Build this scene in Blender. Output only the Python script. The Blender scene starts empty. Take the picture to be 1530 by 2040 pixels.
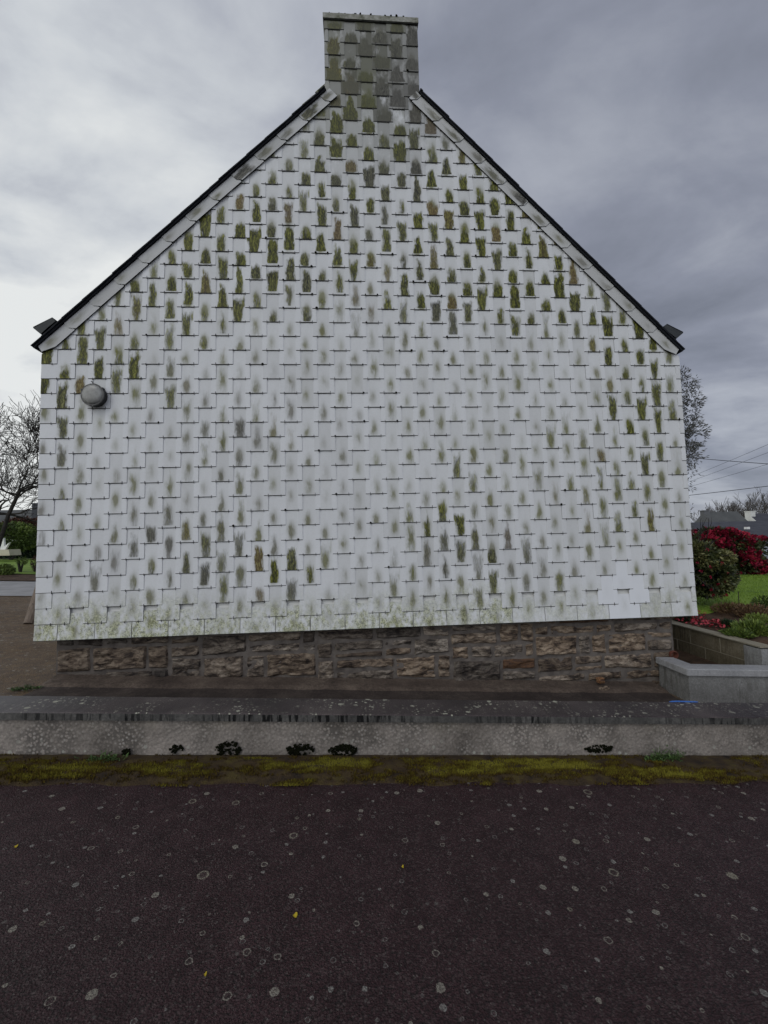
import bpy, math, random
from mathutils import Vector, Matrix, noise
random.seed(7)
scn = bpy.context.scene
R = math.radians

# ------------------------------------------------------------------ camera
F0 = 850.0                     # focal length in pixels of the 1530 x 2040 photograph
cr_ = Vector((0.99753724, -0.06563887, -0.02471837))
cu_ = Vector((0.02054965, -0.06344264, 0.99777389))
cf_ = Vector((0.06706095, 0.99582457, 0.06193754))
CAM = Vector((0, 0, 1.65))
cd = bpy.data.cameras.new('camera'); cam = bpy.data.objects.new('camera', cd)
scn.collection.objects.link(cam); scn.camera = cam
cam.matrix_world = Matrix(((cr_.x, cu_.x, -cf_.x, CAM.x), (cr_.y, cu_.y, -cf_.y, CAM.y), (cr_.z, cu_.z, -cf_.z, CAM.z), (0, 0, 0, 1)))
cd.sensor_fit = 'VERTICAL'; cd.sensor_height = 24; cd.lens = 24 * F0 / 2040
cd.clip_end = 2000; cd.clip_start = 0.05

# ------------------------------------------------------------------ world
SUN_EL, SUN_AZ = 48, 215       # azimuth measured clockwise from +Y : behind the camera, to the left
w = bpy.data.worlds.new('World'); scn.world = w; w.use_nodes = True
nt = w.node_tree; nt.nodes.clear()
def N(t, **k):
    n = nt.nodes.new(t)
    for a, b in k.items(): setattr(n, a, b)
    return n
def L(a, b): nt.links.new(a, b)
def M(op, a, b=None, c=None, clamp=False):
    n = nt.nodes.new('ShaderNodeMath'); n.operation = op; n.use_clamp = clamp
    for i, v in enumerate((a, b, c)):
        if v is None: continue
        if isinstance(v, (int, float)): n.inputs[i].default_value = v
        else: nt.links.new(v, n.inputs[i])
    return n.outputs[0]
def RAMP(fac, stops, interp='LINEAR'):
    n = nt.nodes.new('ShaderNodeValToRGB'); n.color_ramp.interpolation = interp
    e = n.color_ramp.elements
    while len(e) < len(stops): e.new(0.5)
    for i, (p, c) in enumerate(stops):
        e[i].position = p
        e[i].color = (c, c, c, 1) if isinstance(c, (int, float)) else (*c, 1)
    nt.links.new(fac, n.inputs[0]); return n.outputs[0]
def MIX(fac, a, b, mode='MIX'):
    n = nt.nodes.new('ShaderNodeMix'); n.data_type = 'RGBA'; n.blend_type = mode
    for i, v in ((0, fac), (6, a), (7, b)):
        if isinstance(v, (int, float)): n.inputs[i].default_value = v if i == 0 else (v, v, v, 1)
        elif isinstance(v, tuple): n.inputs[i].default_value = (*v, 1)
        else: nt.links.new(v, n.inputs[i])
    return n.outputs[2]
def NOISE(vec, scale, detail=4, rough=.55, dist=0, dim='3D'):
    n = nt.nodes.new('ShaderNodeTexNoise'); n.noise_dimensions = dim
    n.inputs['Scale'].default_value = scale; n.inputs['Detail'].default_value = detail
    n.inputs['Roughness'].default_value = rough; n.inputs['Distortion'].default_value = dist
    if vec is not None: nt.links.new(vec, n.inputs['Vector'])
    return n.outputs['Fac']
def MAPPING(vec, scale=(1, 1, 1), loc=(0, 0, 0), rot=(0, 0, 0)):
    n = nt.nodes.new('ShaderNodeMapping'); n.inputs['Scale'].default_value = scale
    n.inputs['Location'].default_value = loc; n.inputs['Rotation'].default_value = rot
    nt.links.new(vec, n.inputs['Vector']); return n.outputs[0]
def COMB(x, y, z):
    n = nt.nodes.new('ShaderNodeCombineXYZ')
    for i, v in enumerate((x, y, z)):
        if isinstance(v, (int, float)): n.inputs[i].default_value = v
        else: nt.links.new(v, n.inputs[i])
    return n.outputs[0]
tc = N('ShaderNodeTexCoord'); sp = N('ShaderNodeSeparateXYZ'); L(tc.outputs['Generated'], sp.inputs[0])
dx, dy, dz = sp.outputs
sky = N('ShaderNodeTexSky', sky_type='NISHITA', sun_disc=False, sun_elevation=R(SUN_EL), sun_rotation=R(SUN_AZ))
zz = M('ADD', M('MAXIMUM', dz, 0), .22)
cv = COMB(M('DIVIDE', dx, zz), M('DIVIDE', dy, zz), 0)
cl_big = NOISE(MAPPING(cv, (.6, .8, 1), (1.9, 6.4, 0), (0, 0, R(35))), 1.25, 7, .52, .25)
cl_fine = NOISE(MAPPING(cv, (1.0, 1.5, 1), (1.3, 7.1, 0), (0, 0, R(50))), 2.9, 8, .55, .25)
cl = M('ADD', M('MULTIPLY', cl_big, .7), M('MULTIPLY', cl_fine, .3))
left = M('MULTIPLY_ADD', dx, -1.1, .21, True)                 # thin, bright cloud towards the left horizon
low = M('SUBTRACT', 1, M('MULTIPLY', dz, 1.3), None, True)
bright = M('ADD', M('MULTIPLY', left, M('MULTIPLY_ADD', low, .72, .55)), M('MULTIPLY', M('SUBTRACT', cl, .5), M('MULTIPLY_ADD', left, 3.6, 1.5)))
bright = M('ADD', bright, M('MULTIPLY_ADD', low, .14, .17))
ccol = RAMP(bright, [(0, (.15, .165, .205)), (.22, (.27, .29, .355)), (.42, (.44, .465, .525)), (.66, (.62, .65, .685)), (1, (.83, .85, .845))])
back = M('MULTIPLY_ADD', M('MULTIPLY_ADD', dy, -1.2, 0, True), 1.25, 1.0)     # clouds out of view behind the camera brightened to light the gable
cbg = N('ShaderNodeBackground'); L(ccol, cbg.inputs[0]); L(M('MULTIPLY', back, 1.0), cbg.inputs[1])
sbg = N('ShaderNodeBackground'); L(sky.outputs[0], sbg.inputs[0]); sbg.inputs[1].default_value = .08
ms = N('ShaderNodeMixShader'); ms.inputs[0].default_value = .93
L(sbg.outputs[0], ms.inputs[1]); L(cbg.outputs[0], ms.inputs[2])
wo = N('ShaderNodeOutputWorld'); L(ms.outputs[0], wo.inputs[0])

sl = bpy.data.lights.new('sun', 'SUN'); so = bpy.data.objects.new('sun', sl); scn.collection.objects.link(so)
sl.energy = .55; sl.angle = R(25); sl.color = (1, .97, .93)
sdir = Vector((math.sin(R(SUN_AZ)) * math.cos(R(SUN_EL)), math.cos(R(SUN_AZ)) * math.cos(R(SUN_EL)), math.sin(R(SUN_EL))))
so.rotation_euler = sdir.to_track_quat('Z', 'Y').to_euler()

scn.view_settings.view_transform = 'Standard'; scn.view_settings.look = 'None'
scn.view_settings.exposure = 0; scn.view_settings.gamma = 1

# ------------------------------------------------------------------ helpers
col = scn.collection
SL = .058
def gz(x, y=0):                        # ground level: everything slopes down to the right
    if x < -14: return .812 + (-14 - x) * .01
    if x < 6: return -SL * x
    return -.348 - (min(x, 60) - 6) * .03
def ray(px, py):
    return cf_ + cr_ * ((px - 765) / F0) + cu_ * ((1020 - py) / F0)
def at(px, py, Y):
    d = ray(px, py); return CAM + d * (Y / d.y)
def pix(P):
    d = Vector(P) - CAM; k = d.dot(cf_)
    return 765 + F0 * d.dot(cr_) / k, 1020 - F0 * d.dot(cu_) / k

class MB:
    def __init__(s): s.v = []; s.f = []; s.m = []; s.a = {}; s.uv = {}
    def face(s, idx, mi=0, attrs=None, uv=None):
        k = len(s.f); s.f.append(tuple(idx)); s.m.append(mi)
        if attrs:
            for n, val in attrs.items(): s.a.setdefault(n, {})[k] = val
        if uv: s.uv[k] = uv
        return k
    def poly(s, pts, mi=0, attrs=None, uv=None):
        b = len(s.v); s.v += [tuple(p) for p in pts]; return s.face(range(b, b + len(pts)), mi, attrs, uv)
    def box(s, x0, x1, y0, y1, z0, z1, mi=0, attrs=None, fz=None):
        b = len(s.v)
        P = [(x, y, z) for z in (z0, z1) for y in (y0, y1) for x in (x0, x1)]
        if fz: P = [(x, y, z + fz(x)) for x, y, z in P]
        s.v += P
        for q in ((0, 2, 3, 1), (4, 5, 7, 6), (0, 1, 5, 4), (2, 6, 7, 3), (0, 4, 6, 2), (1, 3, 7, 5)):
            s.face([b + i for i in q], mi, attrs)
    def prism(s, poly, d, mi=0, attrs=None):        # poly list of Vector, d extrusion vector
        n = len(poly); b = len(s.v); d = Vector(d)
        s.v += [tuple(p) for p in poly] + [tuple(Vector(p) + d) for p in poly]
        s.face(range(b, b + n), mi, attrs); s.face([b + n + i for i in reversed(range(n))], mi, attrs)
        for i in range(n):
            j = (i + 1) % n; s.face((b + j, b + i, b + n + i, b + n + j), mi, attrs)
    def tube(s, pts, rad, sides=6, mi=0, attrs=None, cap=True):
        pts = [Vector(p) for p in pts]; b = len(s.v); n = len(pts)
        for i, p in enumerate(pts):
            t = (pts[min(i + 1, n - 1)] - pts[max(i - 1, 0)]).normalized()
            a = t.cross(Vector((0, 0, 1)))
            if a.length < .1: a = t.cross(Vector((1, 0, 0)))
            a.normalize(); c = t.cross(a); r = rad[i] if hasattr(rad, '__len__') else rad
            for k in range(sides):
                an = 2 * math.pi * k / sides; s.v.append(tuple(p + a * (r * math.cos(an)) + c * (r * math.sin(an))))
        for i in range(n - 1):
            for k in range(sides):
                k2 = (k + 1) % sides
                s.face((b + i * sides + k, b + i * sides + k2, b + (i + 1) * sides + k2, b + (i + 1) * sides + k), mi, attrs)
        if cap:
            s.face([b + k for k in reversed(range(sides))], mi, attrs); s.face([b + (n - 1) * sides + k for k in range(sides)], mi, attrs)
    def blob(s, c, r, mi=0, attrs=None, sq=(1, 1, 1), rng=random):
        b = len(s.v); c = Vector(c)
        nl, ns = 3, 6
        s.v.append(tuple(c + Vector((0, 0, r * sq[2]))))
        for i in range(1, nl):
            th = math.pi * i / nl
            for k in range(ns):
                ph = 2 * math.pi * k / ns; q = r * rng.uniform(.75, 1.2)
                s.v.append(tuple(c + Vector((q * sq[0] * math.sin(th) * math.cos(ph), q * sq[1] * math.sin(th) * math.sin(ph), q * sq[2] * math.cos(th)))))
        s.v.append(tuple(c - Vector((0, 0, r * sq[2]))))
        for k in range(ns): s.face((b, b + 1 + k, b + 1 + (k + 1) % ns), mi, attrs)
        for i in range(nl - 2):
            for k in range(ns):
                p = b + 1 + i * ns; s.face((p + k, p + ns + k, p + ns + (k + 1) % ns, p + (k + 1) % ns), mi, attrs)
        p = b + 1 + (nl - 2) * ns; e = b + 1 + (nl - 1) * ns
        for k in range(ns): s.face((p + (k + 1) % ns, p + k, e), mi, attrs)
    def build(s, name, mats, parent=None, loc=(0, 0, 0), smooth=False):
        me = bpy.data.meshes.new(name)
        if loc != (0, 0, 0):
            l = Vector(loc); s.v = [tuple(Vector(p) - l) for p in s.v]
        me.from_pydata(s.v, [], s.f)
        if not isinstance(mats, (list, tuple)): mats = [mats]
        for m in mats: me.materials.append(m)
        me.polygons.foreach_set('material_index', s.m)
        for n, d in s.a.items():
            at_ = me.attributes.new(n, 'FLOAT', 'FACE'); at_.data.foreach_set('value', [d.get(i, 0.0) for i in range(len(s.f))])
        if s.uv:
            uvl = me.uv_layers.new(name='UVMap')
            for i, p in enumerate(me.polygons):
                if i in s.uv:
                    for j, li in enumerate(p.loop_indices): uvl.data[li].uv = s.uv[i][j]
        if smooth: me.polygons.foreach_set('use_smooth', [True] * len(s.f))
        me.update()
        o = bpy.data.objects.new(name, me); col.objects.link(o); o.location = loc
        if parent: o.parent = parent; o.matrix_parent_inverse = Matrix.Translation(-Vector(parent.location))
        return o
def empty(name, loc, label, cat, group=None):
    o = bpy.data.objects.new(name, None); col.objects.link(o); o.location = loc; o.empty_display_size = .2
    o['label'] = label; o['category'] = cat
    if group: o['group'] = group
    return o
def tag(o, label, cat, group=None, kind=None):
    o['label'] = label; o['category'] = cat
    if group: o['group'] = group
    if kind: o['kind'] = kind
    return o
def structure(o): o['kind'] = 'structure'; return o

def newmat(name, rough=.8, spec=.3):
    global nt
    m = bpy.data.materials.new(name); m.use_nodes = True; nt = m.node_tree; nt.nodes.clear()
    out = nt.nodes.new('ShaderNodeOutputMaterial'); b = nt.nodes.new('ShaderNodeBsdfPrincipled')
    b.inputs['Roughness'].default_value = rough; b.inputs['Specular IOR Level'].default_value = spec
    nt.links.new(b.outputs[0], out.inputs[0]); m['b'] = 0
    return m, b
def setc(b, v):
    if isinstance(v, tuple): b.inputs['Base Color'].default_value = (*v, 1)
    else: nt.links.new(v, b.inputs['Base Color'])
def bump(b, h, strength=.5, dist=.01):
    n = nt.nodes.new('ShaderNodeBump'); n.inputs['Strength'].default_value = strength; n.inputs['Distance'].default_value = dist
    nt.links.new(h, n.inputs['Height']); nt.links.new(n.outputs[0], b.inputs['Normal'])
def OBJ():
    return nt.nodes.new('ShaderNodeTexCoord').outputs['Object']
def POS():
    return nt.nodes.new('ShaderNodeNewGeometry').outputs['Position']
def ATTR(n, what='Fac'):
    a = nt.nodes.new('ShaderNodeAttribute'); a.attribute_name = n; return a.outputs[what]
def SEP(v):
    n = nt.nodes.new('ShaderNodeSeparateXYZ'); nt.links.new(v, n.inputs[0]); return n.outputs
def VOR(vec, scale, feature='F1', dim='2D', rnd=1):
    n = nt.nodes.new('ShaderNodeTexVoronoi'); n.feature = feature; n.voronoi_dimensions = dim
    n.inputs['Scale'].default_value = scale; n.inputs['Randomness'].default_value = rnd
    nt.links.new(vec, n.inputs['Vector']); return n
def noisy(name, c1, c2, scale=3, rough=.85, bumps=.3, bd=.01, c3=None, detail=6, spec=.3, aniso=(1, 1, 1)):
    m, b = newmat(name, rough, spec)
    p = MAPPING(POS(), aniso)
    n = NOISE(p, scale, detail, .6)
    stops = [(.3, c1), (.68, c2)] if c3 is None else [(.28, c1), (.5, c2), (.72, c3)]
    setc(b, RAMP(n, stops)); bump(b, NOISE(p, scale * 8, 5, .65), bumps, bd)
    return m
def leafmat(name, cols, rough=.6, trans=True):
    m, b = newmat(name, rough, .3)
    t = ATTR('tone')
    k = len(cols)
    setc(b, RAMP(t, [(i / (k - 1), c) for i, c in enumerate(cols)]))
    return m

# ------------------------------------------------------------------ materials
# white fibre-cement slates with algae in the columns where the water runs
def slate_material(name, base1, base2):
    m, b = newmat(name, .62, .25)
    uvn = nt.nodes.new('ShaderNodeUVMap'); uvn.uv_map = 'UVMap'
    u, h, _ = SEP(uvn.outputs[0])
    seed, st, hue, tone = ATTR('seed'), ATTR('stain'), ATTR('hue'), ATTR('tone')
    so_ = M('MULTIPLY', seed, 40)
    vs = COMB(M('ADD', M('MULTIPLY', u, 48), so_), M('MULTIPLY', h, 9), so_)      # vertical streaks
    vf = COMB(M('ADD', M('MULTIPLY', u, 105), so_), M('MULTIPLY', h, 30), so_)
    vl = COMB(M('ADD', M('MULTIPLY', u, 14), so_), M('MULTIPLY', h, 8), so_)
    nS, nF, nL = NOISE(vs, 1, 3, .6, .6), NOISE(vf, 1, 3, .6, .3), NOISE(vl, 1, 3, .5)
    # offset of stain centre, half width
    uc = M('ADD', u, M('MULTIPLY', M('SUBTRACT', seed, .5), .03))
    au = M('ABSOLUTE', M('ADD', uc, M('MULTIPLY', M('SUBTRACT', nL, .5), .05)))
    taper = M('MULTIPLY', M('ADD', h, -.06), M('MULTIPLY_ADD', M('FRACT', M('MULTIPLY', seed, 5.3)), .32, -.13))
    hw = M('ADD', M('ADD', M('MULTIPLY', st, .026), M('MULTIPLY_ADD', M('FRACT', M('MULTIPLY', seed, 17.7)), .022, .024)), taper)
    hw = M('ADD', hw, M('MULTIPLY', M('MULTIPLY', ATTR('wide'), M('LESS_THAN', h, .165)), .045))
    side = M('DIVIDE', M('SUBTRACT', M('ADD', hw, M('MULTIPLY', M('SUBTRACT', nS, .5), .045)), au), .030, None, True)
    top = M('MULTIPLY_ADD', M('FRACT', M('MULTIPLY', seed, 7.31)), .20, .15)
    topm = M('DIVIDE', M('SUBTRACT', M('ADD', M('ADD', top, M('MULTIPLY', M('SUBTRACT', nL, .5), .22)), M('MULTIPLY', M('SUBTRACT', nS, .5), .08)), h), .11, None, True)
    botm = M('DIVIDE', M('SUBTRACT', h, M('MULTIPLY', M('SUBTRACT', M('FRACT', M('MULTIPLY', seed, 3.7)), .55), .06)), .01, None, True)
    mask = M('MULTIPLY', M('MULTIPLY', side, topm), botm)
    dens = M('MULTIPLY', M('ADD', M('MULTIPLY', st, 2.0), M('MULTIPLY_ADD', nS, 3.2, -1.55)), mask, None, True)
    dens = M('MULTIPLY', dens, RAMP(st, [(0, 0), (.20, .0), (.38, .5), (.58, .92), (.8, 1)]))
    # soft grey film in the water column, always there
    f1 = M('FRACT', M('MULTIPLY', seed, 13.7)); f2 = M('FRACT', M('MULTIPLY', seed, 29.3))
    fc = M('SUBTRACT', M('MULTIPLY_ADD', f2, .13, .03), h)
    fv = M('POWER', 2.718, M('MULTIPLY', M('MULTIPLY', fc, fc), -150))
    fu = M('DIVIDE', M('ADD', uc, M('MULTIPLY', M('SUBTRACT', nL, .5), .06)), .036)
    fg = M('POWER', 2.718, M('MULTIPLY', M('MULTIPLY', fu, fu), -1.0))
    fstk = M('MULTIPLY_ADD', nS, 1.4, .3)
    col_ = M('MULTIPLY', M('DIVIDE', M('SUBTRACT', .073, M('ABSOLUTE', u)), .015, None, True), .14)
    film = M('ADD', M('MULTIPLY', M('MULTIPLY', M('MULTIPLY', fg, fv), fstk), M('ADD', M('MULTIPLY', f1, .95), M('MULTIPLY', st, 2.0))), M('MULTIPLY', col_, M('MULTIPLY_ADD', f2, .8, .25)))
    film = M('MULTIPLY', film, M('MULTIPLY_ADD', nL, 1.6, .1), None, True)
    mottl = NOISE(POS(), 1.2, 5, .6); grain = NOISE(POS(), 60, 4, .6)
    base = MIX(M('MULTIPLY_ADD', mottl, 1.4, -.25, True), base1, base2)
    base = MIX(M('MULTIPLY', tone, .4), base, (.28, .28, .265))
    base = MIX(M('MULTIPLY', M('MULTIPLY_ADD', grain, 2.4, -1.1, True), .22), base, (.36, .36, .34))
    filmc = MIX(hue, (.19, .185, .165), (.17, .172, .09))
    c = MIX(M('MULTIPLY', film, .92), base, filmc)
    nC = M('ADD', M('MULTIPLY', nF, .5), M('MULTIPLY', nS, .5))
    gcol = RAMP(nC, [(.38, (.008, .008, .005)), (.47, (.034, .036, .006)), (.56, (.105, .110, .014)), (.68, (.25, .25, .06))])
    kcol = RAMP(nC, [(.38, (.012, .012, .011)), (.48, (.046, .044, .038)), (.58, (.10, .097, .085)), (.72, (.23, .225, .20))])
    ocol = RAMP(nF, [(.3, (.05, .022, .012)), (.55, (.17, .12, .05)), (.8, (.28, .25, .14))])
    sc = MIX(M('MULTIPLY_ADD', hue, 1.8, -.25, True), kcol, gcol)
    sc = MIX(M('MULTIPLY_ADD', M('FRACT', M('MULTIPLY', seed, 23.1)), 5, -4.3, True), sc, ocol)
    c = MIX(dens, c, sc)
    c = MIX(M('MULTIPLY', ATTR('clean'), .7), c, (.635, .65, .68))
    # pale green lichen speckle near the foot of the gable
    pz = SEP(POS())[2]
    pm = M('MULTIPLY_ADD', M('ADD', pz, M('MULTIPLY', M('SUBTRACT', mottl, .5), .5)), -3.2, 3.6, True)
    lich = NOISE(POS(), 38, 4, .7, 1.2)
    lm = M('MULTIPLY', pm, M('MULTIPLY', M('MULTIPLY_ADD', NOISE(vl, 1.4, 3, .6), 4.2, -1.45, True), ATTR('lichen')))
    c = MIX(M('MULTIPLY', lm, .68, None, True), c, RAMP(lich, [(.40, (.07, .075, .03)), (.5, (.25, .265, .11)), (.6, (.50, .51, .33))]))
    dot = VOR(COMB(SEP(POS())[0], pz, 0), 55); dd = M('MULTIPLY', M('LESS_THAN', dot.outputs['Distance'], .17), M('GREATER_THAN', M('MULTIPLY', SEP(dot.outputs['Color'])[0], lm), .52))
    c = MIX(M('MULTIPLY', dd, .9), c, (.04, .045, .03))
    gm = M('MULTIPLY', M('MULTIPLY', ATTR('wide'), M('MULTIPLY_ADD', NOISE(MAPPING(POS(), (1, 1, .45)), 7, 5, .65), 5, -1.35, True)), .92)
    c = MIX(gm, c, MIX(hue, (.075, .073, .063), (.068, .072, .028)))
    setc(b, c)
    bump(b, M('ADD', M('MULTIPLY', dens, nF), M('MULTIPLY', grain, .15)), .5, .004)
    return m
m_slate = slate_material('white_slate', (.61, .62, .632), (.545, .555, .568))
m_edge = noisy('slate_edge_grime_shade', (.022, .024, .022), (.055, .056, .05), 14, .9, .2)  # edge grime kept dark to paint in the shadow gap below each slate
m_hook = noisy('hook_metal', (.018, .017, .017), (.04, .038, .036), 30, .6, .1)
m_moss_dark = noisy('dark_moss', (.0035, .004, .003), (.011, .012, .006), 40, 1, .6, .01, spec=0)
m_roof = noisy('dark_roof_slate', (.006, .007, .010), (.018, .020, .025), 7, .75, .4, .01, spec=.15)
m_zinc = noisy('aged_zinc', (.016, .019, .020), (.034, .038, .040), 6, .6, .2, .003, spec=.3)

# asphalt
def asphalt(name, a, b_, c, lich=1.0, rough=.62, tint=None):
    m, b = newmat(name, rough, .24)
    P = POS(); x, y, z = SEP(P)
    p2 = COMB(x, y, 0)
    nt.links.new(M('MULTIPLY_ADD', NOISE(p2, .8, 3, .5), .7, rough - .42), b.inputs['Roughness'])
    big = NOISE(p2, .55, 5, .6); mid = NOISE(p2, 7, 4, .6); fine = NOISE(p2, 170, 4, .8)
    c0 = RAMP(M('ADD', M('MULTIPLY', fine, .75), M('MULTIPLY', mid, .25)), [(.43, a), (.52, b_), (.62, c)])
    c0 = MIX(M('MULTIPLY_ADD', big, 1.8, -.6, True), c0, MIX(.6, c0, (.022, .011, .013)))
    st = VOR(p2, 160); c0 = MIX(M('MULTIPLY', M('GREATER_THAN', SEP(st.outputs['Color'])[1], .982), .5), c0, (.15, .14, .125))
    if tint: c0 = MIX(M('MULTIPLY_ADD', mid, 1.5, -.45, True), c0, tint)
    warp = COMB(M('ADD', x, M('MULTIPLY', M('SUBTRACT', NOISE(p2, 60, 3, .6), .5), .016)), M('ADD', y, M('MULTIPLY', M('SUBTRACT', NOISE(MAPPING(p2, (1, 1, 1), (9, 9, 0)), 60, 3, .6), .5), .016)), 0)
    ag = VOR(p2, 95); c0 = MIX(M('MULTIPLY', M('MULTIPLY_ADD', SEP(ag.outputs['Color'])[0], 3, -1.9, True), .55), c0, (.085, .060, .059))
    c0 = MIX(M('MULTIPLY', M('MULTIPLY_ADD', ag.outputs['Distance'], 4, -1.7, True), .7), c0, (.006, .004, .004))
    for sc_, rad, thr, amt, cc in ((6.5, .13, .50, 1.0, (.25, .23, .19)), (10.5, .16, .66, .9, (.24, .23, .21)), (3.1, .10, .60, 1.0, (.235, .215, .165)), (24, .24, .90, .5, (.18, .17, .155))):
        v = VOR(warp, sc_); d = v.outputs['Distance']; r0, g0, _ = SEP(v.outputs['Color'])
        rr = M('MULTIPLY', M('MULTIPLY_ADD', g0, .7, .3), rad)
        inside = M('MULTIPLY', M('SUBTRACT', rr, d), 60, None, True)
        ring = M('SUBTRACT', 1, M('MULTIPLY', M('ABSOLUTE', M('SUBTRACT', d, M('MULTIPLY', rr, .78))), 42), None, True)
        on = M('GREATER_THAN', r0, thr)
        solid = M('MULTIPLY', M('GREATER_THAN', M('FRACT', M('MULTIPLY', r0, 17)), .62), .75)
        k = M('MULTIPLY', M('MULTIPLY', on, inside), M('ADD', M('MULTIPLY', ring, 1.0), M('ADD', solid, .06)), None, True)
        k = M('MULTIPLY', k, M('MULTIPLY', M('MULTIPLY_ADD', NOISE(p2, 110, 3, .75), 4.5, -1.5, True), amt * lich))
        c0 = MIX(k, c0, cc)
    setc(b, c0)
    bump(b, M('ADD', fine, M('MULTIPLY', VOR(p2, 120).outputs['Distance'], .8)), 1.0, .009)
    return m
m_road = asphalt('road_asphalt', (.016, .0050, .0062), (.044, .0175, .0205), (.086, .046, .050), 1.15, .55)
m_court = asphalt('forecourt_asphalt', (.075, .050, .032), (.15, .112, .075), (.24, .19, .15), 2.2, .8, (.19, .115, .045))
m_street = noisy('street_asphalt', (.20, .20, .205), (.29, .29, .295), 2.5, .8, .2, .004)
m_soil = noisy('soil', (.03, .017, .01), (.085, .05, .03), 5, .95, .8, .03)
m_grass = noisy('lawn_grass', (.065, .12, .012), (.115, .19, .018), 1.4, .9, .9, .02, c3=(.16, .24, .03), detail=8)
m_field = noisy('field_ground', (.03, .045, .012), (.07, .085, .025), .3, .95, .5, .03)

def concrete(name, c1, c2, c3, streaks=0.0, pebble=0.0, dark=(.01, .01, .01), rough=.85):
    m, b = newmat(name, rough, .25)
    P = POS(); x, y, z = SEP(P)
    n = NOISE(P, 2.2, 6, .65); f = NOISE(P, 55, 4, .7)
    c0 = RAMP(M('ADD', M('MULTIPLY', n, .6), M('MULTIPLY', f, .4)), [(.34, c1), (.5, c2), (.64, c3)])
    hgt = f
    if pebble:
        v = VOR(P, 42, dim='3D'); v2 = VOR(P, 19, dim='3D')
        r0, g0, _ = SEP(v.outputs['Color']); pat = M('MULTIPLY_ADD', NOISE(P, 3.1, 4, .6), 4, -1.6, True)
        lowm = M('MULTIPLY', M('LESS_THAN', v.outputs['Distance'], .3), M('MULTIPLY', M('GREATER_THAN', r0, .45), pat))
        c0 = MIX(M('MULTIPLY', lowm, pebble), c0, MIX(g0, (.2, .185, .165), (.34, .33, .31)))
        edge = M('MULTIPLY', M('GREATER_THAN', v.outputs['Distance'], .44), pat)
        c0 = MIX(M('MULTIPLY', edge, .6), c0, (.03, .028, .026))
        zz_ = M('SUBTRACT', z, M('MULTIPLY', x, -SL))
        lowz = M('MULTIPLY_ADD', zz_, -7, 1.1, True)
        big = M('MULTIPLY', M('LESS_THAN', v2.outputs['Distance'], .27), M('MULTIPLY', M('GREATER_THAN', SEP(v2.outputs['Color'])[0], .72), lowz))
        c0 = MIX(M('MULTIPLY', big, .8), c0, (.31, .31, .27))
        hgt = M('SUBTRACT', M('MULTIPLY', f, .4), v.outputs['Distance'])
        up = M('MULTIPLY', M('MULTIPLY_ADD', zz_, 9, -1.5, True), M('MULTIPLY_ADD', NOISE(COMB(x, 0, 0), 2.4, 3, .5), 3.5, -1.6, True))
        c0 = MIX(M('MULTIPLY', up, .45), c0, (.25, .22, .16))
    if streaks:
        fq = 46 if streaks == 1.0 else 30
        sv = COMB(M('MULTIPLY', x, fq), M('MULTIPLY', y, fq), M('MULTIPLY', z, 3.5))
        s = M('MULTIPLY_ADD', NOISE(sv, 1, 2, .5, .2), 16, -8.1, True)
        s = M('MULTIPLY', s, M('MULTIPLY_ADD', NOISE(P, 1.9, 2), 5, -1.9, True))
        c0 = MIX(M('MULTIPLY', s, streaks), c0, dark)
    setc(b, c0); bump(b, hgt, .7, .006)
    return m
m_wallface = concrete('roughcast', (.09, .077, .066), (.19, .168, .148), (.30, .265, .235), 0, .9)
m_copface = concrete('coping_edge', (.03, .029, .028), (.06, .058, .054), (.11, .105, .098), 1.0, 0, (.004, .004, .004))
m_conc = concrete('grey_concrete', (.085, .083, .078), (.165, .163, .157), (.25, .25, .245), .55, 0, (.05, .045, .035))
m_conctop = concrete('pale_coping', (.15, .15, .155), (.23, .23, .235), (.31, .31, .31), .2, 0, (.08, .075, .07))
# coping top: dark with pale lichen scales
m, b = newmat('coping_top', .5, .3); m_coptop = m
x, y, z = SEP(POS()); p2 = COMB(x, y, 0)
f = NOISE(p2, 150, 3, .7); n = NOISE(p2, 2, 5, .6)
c0 = RAMP(M('ADD', M('MULTIPLY', f, .6), M('MULTIPLY', n, .4)), [(.38, (.009, .006, .0065)), (.5, (.030, .021, .022)), (.64, (.09, .073, .068))])
sp_ = M('MULTIPLY_ADD', NOISE(p2, 420, 2, .8), 9, -5.2, True)
lg = M('MULTIPLY_ADD', x, -.55, -1.05, True)          # pale dry end of the coping, worn and gritty
c0 = MIX(M('MULTIPLY', lg, .8), c0, MIX(sp_, (.13, .13, .135), (.34, .34, .34)))
pat = M('MULTIPLY_ADD', NOISE(p2, 2.6, 3, .5), 5, -2.1, True)
for sc_, thr in ((9, .55), (19, .5), (34, .55)):
    v = VOR(p2, sc_); k = M('MULTIPLY', M('MULTIPLY', M('LESS_THAN', v.outputs['Distance'], M('MULTIPLY_ADD', SEP(v.outputs['Color'])[1], .16, .06)), M('GREATER_THAN', SEP(v.outputs['Color'])[0], thr)), pat)
    c0 = MIX(M('MULTIPLY', k, .75), c0, (.33, .33, .26))
setc(b, c0); bump(b, f, .5, .005)

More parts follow.
